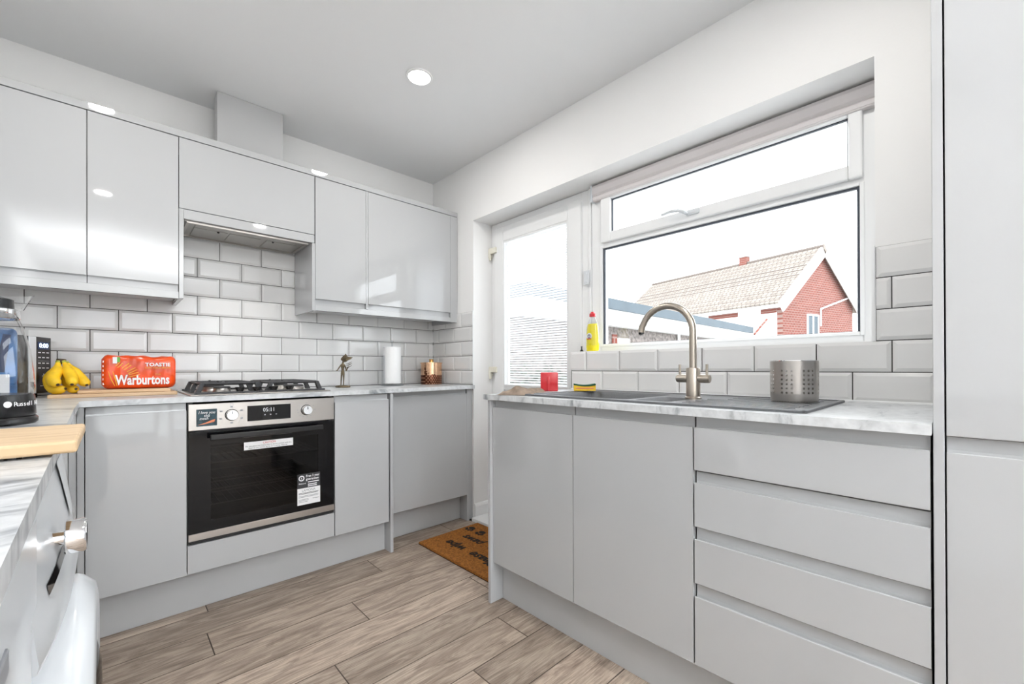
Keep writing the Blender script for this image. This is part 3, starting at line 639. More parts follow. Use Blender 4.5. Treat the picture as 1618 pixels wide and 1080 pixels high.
# extractor hood
hd_ = thing('extractor_hood', 'built-in grey metal extractor hood under the hob cabinet', 'extractor', (-1.566, -.318, 1.704), 0)
B().box(.0, .569, .022, .30, .002, .035).ob('body', M['hoodmetal'], hd_)
B().frame(.0, .569, 0, 0.001, .0001, 0, .0001).bm.free()
b = B(); b.box(.012, .557, .018, .030, -.006, .004, .001).box(.012, .557, .285, .297, -.004, .004, .001).box(.012, .024, .03, .285, -.004, .004, .001).box(.545, .557, .03, .285, -.004, .004, .001).ob('rim', M['steel'], hd_)
for x0 in (.05, .20, .37): 
    f = B().box(x0, x0+(.14 if x0 < .36 else .15), .10, .27, -.002, .003, .001).ob('grease_filter', M['hoodmetal'], hd_)
B().box(.05, .52, .04, .09, -.0025, .003, .001).ob('lamp_cover', M['hoodmetal'], hd_)
for x0 in (.15, .40): B().lathe([(.004, -.008), (.006, -.002)], (x0, .105, 0), 12).ob('filter_catch', M['black'], hd_)

# ------------------------------------------------------------------ gas hob
hb = thing('gas_hob', 'four burner stainless gas hob with black cast iron pan supports', 'hob', (-1.572, -.582, ZT))
B().box(0, .580, 0, .500, .0005, .006, .003).ob('hob_top', M['steel'], hb)
for cx, cy, r in ((.135, .375, .045), (.135, .145, .033), (.445, .375, .033), (.445, .145, .045)):
    bn = B().lathe([(r*1.15, .006), (r*1.1, .014), (r, .018), (r, .026)], (cx, cy, 0), 32).ob('burner', M['steel'], hb, True)
    B().lathe([(r*1.02, .026), (r*1.05, .029), (r*.95, .034), (r*.3, .036)], (cx, cy, 0), 32).ob('burner_cap', M['iron'], bn, True)
def support(x0, x1):
    y0, y1, h, t_ = .035, .465, .049, .0055; b = B()
    def bar(p, q, w=.0065, hh=.0065):
        p, q = Vector(p), Vector(q); b.tube([p, q], w, 4)
    for a, c in (((x0+.03, y0+.03, h), (x1-.03, y0+.03, h)), ((x0+.03, y1-.03, h), (x1-.03, y1-.03, h)), ((x0+.03, y0+.03, h), (x0+.03, y1-.03, h)), ((x1-.03, y0+.03, h), (x1-.03, y1-.03, h))): bar(a, c)
    xm, ym = (x0+x1)/2, (y0+y1)/2
    bar((x0+.03, ym, h), (x1-.03, ym, h))
    for yc in (.145, .375):
        bar((x0+.03, yc, h), (xm-.03, yc, h)); bar((x1-.03, yc, h), (xm+.03, yc, h)); 
    bar((xm, y0+.03, h), (xm, .115, h)); bar((xm, .175, h), (xm, ym, h)); bar((xm, ym, h), (xm, .345, h)); bar((xm, .405, h), (xm, y1-.03, h))
    for yy in (.145, .375): b.lathe([(.005, h), (.005, h+.010)], (xm-.034, yy, 0), 8)
    o = b.ob('pan_support', M['iron'], hb)
    for (xa, dx) in ((x0+.03, -1), (x1-.03, 1)):
        for yy in (y0+.03, ym, y1-.03):
            B().prism([(xa-dx*.008, h+.004), (xa+dx*.008, h+.004), (xa+dx*.028, .007), (xa+dx*.008, .007)], yy-.012, yy+.012, 'y').ob('foot', M['iron'], o)
    # low outer rail joining the feet
    for yy in (y0-.004, y1-.006): B().box(x0-.002, x1+.002, yy, yy+.010, .0065, .014).ob('low_rail', M['iron'], o)
support(.020, .288); support(.292, .560)
for kx in (.218, .287, .357, .428):
    B().lathe([(.019, .0062), (.017, .010), (.013, .014), (.019, .026), (.0205, .030), (.018, .0325)], (kx-.03, .045+.0, 0), 28).ob('control_knob', M['black'], hb, True)

# ------------------------------------------------------------------ left run appliances.  local x -> world +y, local y -> world -x
wm = thing('washing_machine', 'white washing machine with chrome dial under the left worktop', 'washing machine', (-1.885, -2.10, ZF), PI/2)
B().box(.004, .596, .012, .56, .01, .855-ZF-.005, .008).ob('body', M['white'], wm)
zf = lambda z: z-ZF
FP = [(.008, .852), (.0055, .846), (.0035, .83), (-.003, .80), (-.012, .75), (-.021, .70), (-.027, .672), (-.024, .662), (.012, .660)]
def fpt(x, z_, off=0):
    for (a0, z0), (a1, z1) in zip(FP, FP[1:]):
        if z1 <= z_ <= z0: f_ = (z_-z0)/(z1-z0); y_ = a0+(a1-a0)*f_; break
    u = (x-.003)/.594; k_ = 1-.42*abs(2*u-1)**3
    return (x, (y_-.012)*k_+.012-off, zf(z_))
fs = B(); n = 16; rings = []
for i in range(n+1):
    x = .003+i/n*.594; rings.append([fs.bm.verts.new(fpt(x, p[1])) for p in FP]+[fs.bm.verts.new((x, .013, zf(.852)))])
for a, c in zip(rings, rings[1:]):
    for i in range(len(FP)): fs.bm.faces.new((a[i], a[i+1], c[i+1], c[i]))
fs.bm.faces.new(rings[0]); fs.bm.faces.new(rings[-1][::-1])
fa = fs.ob('control_panel', M['white'], wm, True)
def patch(name, x0, x1, z0, z1, m, off, label=None, slant=0):
    b = B(); n_ = 8; R_ = []
    for i in range(n_+1):
        x = x0+(x1-x0)*i/n_; R_.append([b.bm.verts.new(fpt(x, z0+(z1-z0)*j/3+slant*i/n_, off)) for j in range(4)])
    for a, c in zip(R_, R_[1:]):
        for j in range(3): b.bm.faces.new((a[j], c[j], c[j+1], a[j+1]))
    return b.ob(name, m, fa, True, label=label)
patch('display', .080, .250, .722, .736, M['blackglass'], .0012, 'small black display')
patch('programme_print', .27, .30, .775, .825, M['redtext'], .0008, 'faint red print') if False else None
patch('detergent_drawer', .42, .575, .735, .838, M['white'], .0025)
dl = B().lathe([(.010, -.008), (.009, -.020), (.0225, -.0205), (.0245, -.022), (.0245, -.041), (.0225, -.0435), (.016, -.0425)], (.195, 0, zf(.760)), 40, 'y').ob('dial', M['chrome'], fa, True, label='chrome programme dial')
B().lathe([(.205, .012), (.205, -.028), (.200, -.036), (.185, -.050), (.165, -.054), (.150, -.050), (.140, -.020)], (.30, 0, zf(.452)), 64, 'y').ob('porthole_door', M['white'], wm, True, label='round white porthole door')
B().lathe([(.142, -.022), (.120, -.045), (.06, -.058), (.01, -.060)], (.30, 0, zf(.452)), 48, 'y').ob('door_glass', M['blackglass'], wm, True)
B().box(.02, .58, .006, .014, .02, .10, .003).ob('kick_panel', M['white'], wm)
dw = thing('dishwasher', 'white appliance front nearest the camera under the left worktop', 'dishwasher', (-1.880, -2.712, ZF), PI/2)
B().box(.004, .596, .012, .56, .01, .855-ZF-.005, .006).ob('body', M['white'], dw)
B().box(.004, .596, -.006, .012, zf(.745), zf(.852), .006, 3).ob('control_panel', M['white'], dw)
B().box(.004, .596, -.002, .012, .10, zf(.741), .005, 3).ob('door', M['white'], dw)
B().box(.2, .4, -.008, -.005, zf(.775), zf(.795), .002).ob('grip', M['greyprint'], dw)
t = thing('base_cabinet', 'grey gloss base cabinet between the washing machine and the corner', 'cabinet', (-1.906, -1.49, 0), PI/2, GA)
carcass(.001, .865, .023, .55, .15, .866, t); door_mesh(.0015, .50, .15, .835).ob('door', M['gloss'], t); B().box(.503, .868, 0, .02, .15, .865).ob('corner_panel', M['gloss'], t)
t = thing('plinth', 'grey plinth under the left corner cabinet', 'plinth', (-1.955, -1.49, ZF), PI/2)
B().box(0, .90, 0, .016, 0, .172).ob('board', M['plinth'], t)

# ------------------------------------------------------------------ things on the left / back worktop
cb = thing('chopping_board', 'thick pale wooden chopping board overhanging the near left worktop', 'chopping board', (-1.848, -1.988, ZT), 0)
B().box(-.40, 0, 0, .245, .0035, .0205, .004, 3).ob('board', M['beech'], cb)
for x, y in ((-.38, .02), (-.06, .02), (-.38, .22), (-.06, .22)): B().lathe([(.008, 0), (.008, .004)], (x, y, 0), 12).ob('rubber_foot', M['black'], cb)

# kettle
kt = thing('glass_kettle', 'clear glass and black kettle on the left worktop', 'kettle', (-2.018, -1.405, ZT), 0)
B().lathe([(.082, 0), (.086, .004), (.086, .012), (.083, .016)], (0, 0, 0), 48).ob('power_base', M['black'], kt, True)
B().lathe([(.081, .017), (.083, .020), (.081, .058), (.079, .064)], (0, 0, 0), 48).ob('heater_collar', M['black'], kt, True)
B().lathe([(.079, .062), (.0815, .075), (.0795, .11), (.0735, .165), (.065, .205), (.0580, .225)], (0, 0, 0), 48, cap=False).ob('glass_jug', M['jug'], kt, True)
B().lathe([(.0585, .224), (.060, .226), (.060, .243), (.058, .245)], (0, 0, 0), 48).ob('chrome_band', M['chrome'], kt, True)
sp = B().lathe([(.059, .246), (.063, .256), (.071, .275), (.075, .281)], (.006, -.005, 0), 48, cap=False).ob('spout_rim', M['jug'], kt, True)
B().lathe([(.055, .245), (.054, .266), (.038, .272), (.010, .274)], (-.004, 0, 0), 40).ob('lid', M['black'], kt, True)
B().tube([(-.045, .02, .255), (-.085, .03, .262), (-.115, .04, .235), (-.122, .045, .16), (-.105, .04, .08), (-.08, .03, .05)], [.010, .012, .013, .013, .012, .010], 12).ob('handle', M['black'], kt, True)
# brand lettering on the collar, facing the camera
ang = math.atan2(CAM[1]+1.405, CAM[0]+2.018)
def on_kettle(a, r, z): return (r*math.cos(a), r*math.sin(a), z)
word = 'Russell Hobbs'; a0 = ang+.60
for i, ch in enumerate(word):
    if ch == ' ': continue
    a = a0+i*.078
    text('logo_letter', ch, .0135, M['whitematt'], kt, on_kettle(a, .0828, .040), (PI/2, 0, a+PI/2))
a = a0-.11; B().lathe([(.0065, 0), (.0065, .0006)], (0, 0, 0), 20).ob('logo_dot', M['whitematt'], kt, loc=on_kettle(a, .0824, .0445), rot=(PI/2, 0, a+PI/2))
# blue printed packet seen through the glass
pk = thing('snack_packet', 'blue printed packet standing behind the glass kettle', 'packet', (-2.035, -1.255, ZT), math.radians(6))
b = B().box(-.06, .056, -.022, .022, .0, .215, .012, 3).ob('bag', M['bluebag'], pk, True)
B().box(.004, .044, -.0235, -.0215, .035, .105, .001).ob('printed_patch', M['whitematt'], pk, label='white and pink printed patch')
B().prism([(.02, .11), (.034, .20), (.046, .198), (.036, .11)], -.0235, -.0215, 'y').ob('printed_stripe', M['navy'], pk)
# microwave
mw = thing('microwave', 'white microwave with black control panel at the left wall', 'microwave', (-2.008, -.165, ZT), 0)
mw.rotation_euler = (0, 0, PI/2-math.radians(20))
# local x runs towards the corner (front edge), -y faces the room; the front right corner sits at the origin
B().box(-.45, 0, .004, .26, .018, .250, .006).ob('case', M['white'], mw)
B().box(-.449, -.105, -.010, .004, .020, .248, .003).ob('door', M['black'], mw)
B().box(-.150, -.105, -.013, -.009, .021, .247, .002).ob('door_edge', M['white'], mw, label='white strip along the door edge')
cpn = B().box(-.1035, -.001, -.010, .004, .020, .248, .002).ob('control_panel', M['black'], mw)
B().box(-.09, -.018, -.0108, -.0098, .198, .228).ob('clock_window', M['navy'], cpn)
text('clock_digits', '0:00', .026, M['ledwhite'], cpn, (-.083, -.0112, .205), RXF, width=.058)
for z_ in (.183, .163, .14, .12):
    for x_ in (-.088, -.062, -.034): B().box(x_, x_+.016, -.0108, -.0098, z_, z_+.0035).ob('button_mark', M['whitematt'], cpn)
B().box(-.09, -.015, -.0106, -.0099, .150, .1513).ob('printed_line', M['greyprint'], cpn)
for x_, w_ in ((-.062, .020), (-.030, .004)): B().box(x_, x_+w_, -.0108, -.0098, .088, .091).box(x_+w_/2-.0015, x_+w_/2+.0015, -.0108, -.0098, .080, .099).ob('button_mark', M['whitematt'], cpn)
B().lathe([(.010, -.0099), (.009, -.013)], (-.035, 0, .045), 20, 'y').ob('start_button', M['steel'], cpn, True)
B().box(-.074, -.056, -.0108, -.0098, .048, .051).ob('button_mark', M['whitematt'], cpn)
for x_, y_ in ((-.42, .03), (-.03, .03), (-.42, .23), (-.03, .23)): B().lathe([(.01, 0), (.01, .019)], (x_, y_, 0), 12).ob('foot', M['black'], mw)

# two stacked boards at the back
b1 = thing('chopping_board', 'lower and longer of the two stacked boards under the bread', 'chopping board', (-1.998, -.345, ZT), math.radians(-.5))
B().box(0, .405, 0, .29, 0, .0145, .003).ob('board', M['board'], b1)
b2 = thing('chopping_board', 'upper and shorter board holding the bread', 'chopping board', (-1.915, -.325, ZT+.015), math.radians(-.5))
B().box(0, .30, 0, .235, 0, .0135, .003).ob('board', M['board'], b2)

# bread loaf in an orange bag
br_ = thing('bread_loaf', 'sliced loaf in a bright orange printed bag on the stacked boards', 'bread', (-1.845, -.275, ZT+.029), math.radians(-1.5))
BW, BD, BH = .252, .125, .148
b = B(); nx, ny = 26, 20; rings = []
for i in range(nx+1):
    u = i/nx; x = u*BW; e_ = min(u, 1-u)/.07; k_ = 1 if e_ > 1 else .78+.22*math.sin(e_*PI/2)
    R = []
    for j in range(ny):
        a = 2*PI*j/ny; ca, sa = math.cos(a), math.sin(a); ex = .34
        yy = math.copysign(abs(ca)**ex, ca)*BD/2*k_; zz = math.copysign(abs(sa)**ex, sa)*BH/2*k_
        wob = .0025*math.sin(9*u*3+j)+.002*math.sin(21*u+2*j)
        top = -.007*math.exp(-((u-.72)/.09)**2) if sa > .3 else 0
        R.append(b.bm.verts.new((x, BD/2+yy+wob*(0 if sa < -.5 else 1), max(.0, BH/2+zz*(1 if sa < 0 else 1)+wob*(sa > 0)+top) if k_ > .99 or sa > -.2 else max(0, BH/2+zz))))
    rings.append(R)
for a, c in zip(rings, rings[1:]):
    for j in range(ny): b.bm.faces.new((a[j], a[(j+1) % ny], c[(j+1) % ny], c[j]))
b.bm.faces.new(rings[0]); b.bm.faces.new(rings[-1][::-1])
b.ob('bag', M['bag'], br_, True)
FY = -.0035
for i, (ch, sz, dz) in enumerate(zip('Warburtons', (.052, .040, .040, .046, .040, .040, .046, .040, .042, .050), (.0,)*10)):
    pass
text('brand_name', 'Warburtons', .060, M['whitematt'], br_, (.045, FY-.0008, .0195), RXF, width=.185, bold=.0018, ext=.001, label='white brand lettering')
text('product_name', 'TOASTIE', .022, M['whitematt'], br_, (.143, FY-.0008, .100), RXF, width=.089, bold=.0006, ext=.001)
text('product_name', 'SOFT THICK WHITE', .010, M['gold'], br_, (.143, FY-.0008, .089), RXF, width=.089, ext=.0008)
text('slogan', 'from', .010, M['gold'], br_, (.178, FY-.0008, .061), RXF, ext=.0008)
# ears of wheat and printed tag
def ear(cx, cz, ang_, L_, n_):
    b = B(); d = Vector((math.cos(ang_), 0, math.sin(ang_))); p_ = Vector((-d.z, 0, d.x))
    for i in range(n_):
        for s_ in (-1, 1):
            c = Vector((cx, 0, cz))+d*(L_*i/n_)+p_*(s_*.0035); t0, t1 = c-(d*.003), c+d*.006+p_*s_*.003
            m_ = (t0+t1)/2; q = p_*.0018
            b.prism([(t0.x, t0.z), ((m_-q).x, (m_-q).z), (t1.x, t1.z), ((m_+q).x, (m_+q).z)], FY-.0018, FY-.0002, 'y')
    b.ob('wheat_print', M['gold'], br_)
ear(.050, .098, .9, .024, 5); ear(.070, .088, .75, .032, 6); ear(.085, .072, .55, .034, 6); ear(.090, .058, .3, .036, 6)
b = B()
for x0, x1, s_ in ((.022, .045, 1), (.036, .052, 1)): b.tube([(x0, FY-.001, .078), (x0+.008, FY-.001, .045), (x1-.002, FY-.001, .014)], [.0008, .0022, .001], 6)
b.ob('stalk_print', M['gold'], br_)
B().box(.036, .050, FY-.0018, FY-.0002, .112, .140).ob('barcode_print', M['whitematt'], br_); B().box(.050, .060, FY-.0018, FY-.0002, .118, .140).ob('recycling_print', M['greenprint'], br_)
for i in range(6): B().box(.004, .009, .006+.0, .008, .02+i*.019, .029+i*.019).ob('side_print', M['whitematt'], br_)

# bananas
bb = thing('banana_bunch', 'bunch of ripe yellow bananas on the left end of the boards', 'fruit', (-1.940, -.285, ZT+.0150), 0)
ST = Vector((-.022, .05, .135))
def banana(pts, r):
    n_ = 12; P_ = [Vector(p) for p in pts]
    def cr(t):
        t *= len(P_)-1; i = min(int(t), len(P_)-2); f = t-i; p0 = P_[max(i-1, 0)]; p1 = P_[i]; p2_ = P_[i+1]; p3 = P_[min(i+2, len(P_)-1)]
        return .5*((2*p1)+(p2_-p0)*f+(2*p0-5*p1+4*p2_-p3)*f*f+(3*p1-p0-3*p2_+p3)*f**3)
    L_ = [cr(i/n_) for i in range(n_+1)]; R_ = []
    for i in range(n_+1):
        u = i/n_; R_.append(r*(.34+.66*min(1, max(0, (u-.12)/.22))) if u < .34 else r*(1 if u < .8 else max(.30, 1-((u-.8)/.2)**2*.75)))
    bo = B().tube(L_, R_, 10).ob('banana', M['banana'], bb, True)
    B().tube([L_[0], L_[1]], [R_[0]*1.06, R_[1]*1.03], 10).ob('stalk', M['bangreen'], bo, True)
    d = (L_[-1]-L_[-2]).normalized(); B().tube([L_[-1]-d*.001, L_[-1]+d*.003], [R_[-1]*1.0, R_[-1]*.8], 8).ob('tip', M['banbrown'], bo, True)
banana([ST+Vector((-.012, -.008, 0)), (-.036, .020, .095), (-.046, -.012, .062), (-.030, -.040, .040)], .0215)
banana([ST+Vector((.004, -.008, 0)), (-.004, .018, .095), (.008, -.012, .065), (.010, -.042, .040)], .0205)
banana([ST+Vector((.012, .0, -.004)), (.014, .03, .092), (.036, .006, .06), (.052, -.026, .036)], .019)
banana([ST+Vector((-.006, .010, -.004)), (-.058, .045, .07), (-.046, .010, .022), (-.010, -.020, .022)], .0195)
banana([ST+Vector((.006, .012, -.004)), (-.01, .05, .06), (.006, .02, .022), (.020, -.010, .020)], .018)
B().tube([ST+Vector((-.004, 0, -.006)), ST+Vector((-.003, .002, .008))], [.014, .015], 10).ob('crown', M['banbrown'], bb, True)

# bronze figurine -----------------------------------------------------
fg = thing('figurine', 'small bronze sprite figurine with windswept hair beside the hob', 'figurine', (-.785, -.215, ZT), math.radians(-43))
B().lathe([(.040, 0), (.045, .004), (.043, .010), (.036, .013), (.018, .0145)], (0, 0, 0), 36, sy=.8).ob('base', M['bronze'], fg, True)
V_ = [(0, 0, .092, .0105), (0, 0, .112, .009), (-.001, 0, .132, .0125), (0, 0, .146, .006), (.004, -.002, .156, .006), (.007, -.003, .168, .011),
      (-.011, 0, .136, .006), (-.022, -.002, .120, .0045), (-.031, -.006, .104, .004), (-.036, -.010, .101, .004),
      (.011, 0, .136, .006), (.020, -.004, .118, .0045), (.024, -.008, .100, .004), (.034, -.012, .118, .0036), (.040, -.014, .128, .004),
      (-.006, 0, .084, .0075), (-.008, -.002, .050, .0052), (-.011, .0, .020, .0038), (-.010, -.006, .014, .0045),
      (.006, 0, .084, .0075), (.006, -.001, .052, .0052), (.004, .0, .020, .0038), (.005, -.006, .014, .0045)]
E_ = [(0, 1), (1, 2), (2, 3), (3, 4), (4, 5), (2, 6), (6, 7), (7, 8), (8, 9), (2, 10), (10, 11), (11, 12), (12, 13), (13, 14), (0, 15), (15, 16), (16, 17), (17, 18), (0, 19), (19, 20), (20, 21), (21, 22)]
me = bpy.data.meshes.new('body'); me.from_pydata([v[:3] for v in V_], E_, []); tmp = bpy.data.objects.new('tmp', me); COL.objects.link(tmp)
sm = tmp.modifiers.new('s', 'SKIN')
for i, v in enumerate(V_): me.skin_vertices[0].data[i].radius = (v[3], v[3]*.85)
me.skin_vertices[0].data[0].use_root = True
tmp.modifiers.new('d', 'SUBSURF').levels = 1
bm_ = bpy.data.meshes.new_from_object(tmp.evaluated_get(bpy.context.evaluated_depsgraph_get())); bpy.data.objects.remove(tmp); bm_.shade_smooth(); bm_.materials.clear()
body = link('body', bm_, M['bronze'], fg)
b = B()
for (p, q, r_, w_) in [((.000, .0, .172), (.020, 0, .196), (.016, 0, .205), .012), ((.0, .0, .168), (.028, .002, .180), (.060, .0, .183), .012), ((.004, .002, .160), (.030, 0, .172), (.056, .0, .176), .011), ((-.006, .0, .164), (.006, .004, .182), (.030, .0, .188), .012), ((.006, 0, .176), (.03, -.004, .184), (.050, 0, .176), .009)]:
    b.tube([p, [(a_+c_)/2 for a_, c_ in zip(p, q)], q, r_], [w_*.6, w_, w_*.7, w_*.12], 8)
b.ob('hair', M['bronze'], body, True)
b = B()
for dz_, w_ in ((.0, .006), (.012, .007), (.022, .005)): b.tube([(.026, -.012, .122+dz_), (.042, -.014, .124+dz_), (.060, -.012, .134+dz_)], [w_*.4, w_, w_*.3], 8, flat=.4)
b.ob('held_flower', M['bronze'], body, True)

# kitchen roll on an acrylic holder
kr = thing('kitchen_roll', 'white kitchen paper roll on a clear upright holder', 'kitchen roll', (-.437, -.175, ZT), 0)
b = B(); R0 = .0575; b.lathe([(.02, .016), (R0, .016), (R0, .258), (.02, .258)], (0, 0, 0), 40, cap=False); b.ob('paper_roll', M['paper'], kr, True)
B().lathe([(.019, .017), (.019, .257)], (0, 0, 0), 20).ob('tube', M['cloth'], kr)
B().lathe([(.075, 0), (.075, .007), (.072, .009)], (0, 0, 0), 40).ob('holder_base', M['clear'], kr, True)
B().lathe([(.006, .008), (.006, .285), (.010, .290), (.010, .298), (.004, .303)], (0, 0, 0), 20).ob('holder_rod', M['clear'], kr, True)
B().box(-.068, -.062, -.02, .02, .008, .20, .002).box(.062, .068, -.02, .02, .008, .20, .002).ob('tear_guard', M['clear'], kr)

# copper tin
tn = thing('copper_tin', 'round copper tin with engraved skyline and brass knob in the corner', 'tin', (-.124, -.165, ZT), 0)
B().lathe([(.074, 0), (.0755, .003), (.0755, .066)], (0, 0, 0), 48, cap=False).ob('engraved_band', M['etch'], tn, True, label='dark engraved lower band')
B().lathe([(.0, .001), (.0750, .001), (.0750, .066), (.0750, .150), (.0, .150)], (0, 0, 0), 48, cap=False).ob('body', M['copper'], tn, True)
ld = B().lathe([(.0795, .149), (.080, .152), (.078, .156), (.03, .159), (.004, .160)], (0, 0, 0), 48).ob('lid', M['copper'], tn, True)
B().lathe([(.016, .158), (.016, .174), (.018, .177), (.015, .180)], (0, 0, 0), 24).ob('lid_knob', M['brass'], ld, True)
def engr(poly, a_c):
    b = B()
    for (x0, x1, z0, z1) in poly:
        for k_ in range(max(1, int((x1-x0)/.006))):
            w_ = (x1-x0)/max(1, int((x1-x0)/.006)); xa, xb = x0+k_*w_, x0+(k_+1)*w_
            A = [(.0758*math.cos(a_c+x/.0758), .0758*math.sin(a_c+x/.0758)) for x in (xa, xb)]
            v = [b.bm.verts.new((A[0][0], A[0][1], z0)), b.bm.verts.new((A[1][0], A[1][1], z0)), b.bm.verts.new((A[1][0], A[1][1], z1)), b.bm.verts.new((A[0][0], A[0][1], z1))]; b.bm.faces.new(v)
    b.ob('engraving', M['etch'], tn)
ac = math.atan2(CAM[1]+.165, CAM[0]+.124)
engr([(-.054, -.042, .066, .118), (-.051, -.045, .118, .134), (-.040, -.030, .066, .095), (-.022, -.018, .066, .084), (.0, .03, .066, .072)], ac)

# ------------------------------------------------------------------ things on the sink run
sb = thing('washing_up_bottle', 'clear bottle of yellow washing up liquid with red cap on the sill', 'bottle', (.030, -1.472, SILL+.0018), -PI/2)
B().lathe([(.030, 0), (.036, .004), (.0385, .03), (.0375, .08), (.033, .125), (.0295, .143)], (0, 0, 0), 36, sy=.62).ob('liquid', M['soap'], sb, True)
B().lathe([(.0385, .030), (.0392, .035), (.0382, .08), (.0338, .125), (.0275, .150), (.019, .170), (.0135, .180), (.0135, .184)], (0, 0, 0), 36, sy=.64, cap=False).ob('bottle', M['clear'], sb, True)
B().lathe([(.0155, .180), (.0165, .184), (.0165, .196), (.012, .199), (.008, .206), (.004, .207)], (0, 0, 0), 28).ob('cap', M['red'], sb, True)
lbp = B().lathe([(.0165, 0), (.0165, -.0012)], (-.004, -.0238, .078), 32, 'y').ob('label', M['whitematt'], sb)
B().lathe([(.011, 0), (.011, -.0006)], (-.004, -.0253, .078), 28, 'y').ob('label_disc', M['greyprint'], lbp)
B().box(-.016, .008, -.0255, -.0247, .062, .067).ob('label_stripe', M['red'], lbp)
B().box(-.012, .004, -.0262, -.0258, .076, .0785).ob('label_text', M['whitematt'], lbp)
pg = thing('sink_plug', 'tiny black rubber stopper beside the washing up bottle', 'stopper', (.020, -1.408, SILL+.0018), 0)
B().lathe([(.010, 0), (.008, .006), (.004, .010), (.003, .022), (.005, .026), (.002, .028)], (0, 0, 0), 16).ob('stopper', M['black'], pg, True)
# red scrub block
rs = thing('sponge_caddy', 'square red plastic sponge caddy standing by the back door glass', 'sponge caddy', (-.225, -1.395, ZT), math.radians(-48))
b = B().box(-.043, .043, -.012, .012, 0, .093, .004, 3).box(-.010, .004, -.024, -.010, .002, .074, .004, 2); b.ob('caddy', M['red'], rs, True)
B().box(-.041, .041, .012, .020, .003, .060, .003).ob('back_tray', M['red'], rs, True)
# sponge
sg = thing('sponge', 'yellow washing up sponge with green scourer at the sink corner', 'sponge', (-.19, -1.585, ZT+.0090), math.radians(-50))
b = B(); n = 14
for s_ in (0,):
    R = []
    for i in range(n+1):
        u = i/n; x = -.05+.1*u; sag = -.006*math.sin(PI*u); wv = 1+.03*math.sin(6*u)
        R.append([b.bm.verts.new(p) for p in ((x, -.033, .0), (x, .033, .0), (x, .033*wv, .026+sag), (x, -.033*wv, .026+sag))])
    for a, c in zip(R, R[1:]):
        for i in range(4): b.bm.faces.new((a[i], a[(i+1) % 4], c[(i+1) % 4], c[i]))
    b.bm.faces.new(R[0]); b.bm.faces.new(R[-1])
b.ob('foam', M['yellow'], sg)
b = B(); R = []
for i in range(n+1):
    u = i/n; x = -.05+.1*u; sag = -.006*math.sin(PI*u)
    R.append([b.bm.verts.new(p) for p in ((x, -.034, .026+sag), (x, .034, .026+sag), (x, .034, .032+sag), (x, -.034, .032+sag))])
for a, c in zip(R, R[1:]):
    for i in range(4): b.bm.faces.new((a[i], a[(i+1) % 4], c[(i+1) % 4], c[i]))
b.bm.faces.new(R[0]); b.bm.faces.new(R[-1]); b.ob('scourer', M['green'], sg)
B().box(-.040, .040, -.0345, -.0325, .009, .014, .0008).ob('foam_groove', M['coral'], sg)
# cloth
cl = thing('dish_cloth', 'crumpled beige dish cloth at the left end of the sink worktop', 'cloth', (-.46, -1.46, ZT+.0006), math.radians(28))
b = B(); nx, ny = 30, 22; G = {}
for i in range(nx+1):
    for j in range(ny+1):
        u, v = i/nx, j/ny; x = (u-.5)*.30*(1-.12*math.sin(3*v)); y = (v-.5)*.17*(1-.25*u)
        h = .006+.012*max(0, math.sin(7*u+3*v*1.5))*(.3+u)+.020*math.exp(-((u-.22)/.16)**2-((v-.5)/.3)**2)*1.5+.004*math.sin(17*u-9*v)*math.sin(8*v)
        edge = min(1, min(u, 1-u, v, 1-v)/.08); G[i, j] = b.bm.verts.new((x+.006*math.sin(11*v), y+.006*math.sin(9*u), max(.0018, h*edge)))
for i in range(nx):
    for j in range(ny): b.bm.faces.new((G[i, j], G[i+1, j], G[i+1, j+1], G[i, j+1]))
ret = bmesh.ops.solidify(b.bm, geom=b.bm.faces[:], thickness=.0016)
b.ob('fabric', M['cloth'], cl, True)
# cutlery pot with punched holes
cp_ = thing('cutlery_pot', 'stainless steel cutlery pot with punched holes on the drainer', 'cutlery holder', (-.228, -2.440, ZT+.0068), 0)
PR, PH, NA = .0655, .128, 132; b = B(); dz_ = PH/60
rowsz = [.030+.0135*i for i in range(6)]
hz_, hu_ = .0044, 2*PI*PR/NA
def hole(a, z_):
    # seven bands of three columns round the pot
    d = (a % (2*PI))/(2*PI)*7; f = (d-math.floor(d))*2*PI*PR/7
    for ci in (.012, .0255, .039):
        for rz in rowsz:
            if (f-ci)**2+(z_-rz)**2 < .0031**2: return True
    return False
NA = 300; NZ = 90; vs_ = {}
for i in range(NA):
    for j in range(NZ+1):
        a = 2*PI*i/NA; r_ = PR*(.965+.035*min(1, j/18)); vs_[i, j] = b.bm.verts.new((r_*math.cos(a), r_*math.sin(a), PH*j/NZ))
for i in range(NA):
    for j in range(NZ):
        if not hole(2*PI*(i+.5)/NA, PH*(j+.5)/NZ): b.bm.faces.new((vs_[i, j], vs_[(i+1) % NA, j], vs_[(i+1) % NA, j+1], vs_[i, j+1]))
me_ = b.mesh('wall', True); link('perforated_wall', me_, M['steel'], cp_)
B().lathe([(PR-.0005, PH-.001), (PR+.0012, PH), (PR+.0012, PH+.002), (PR-.0015, PH+.002)], (0, 0, 0), 64, cap=False).ob('rim', M['chrome'], cp_, True)
B().lathe([(PR*.955, 0), (PR*.975, .003), (PR*.96, .004)], (0, 0, 0), 48).ob('base', M['black'], cp_, True)

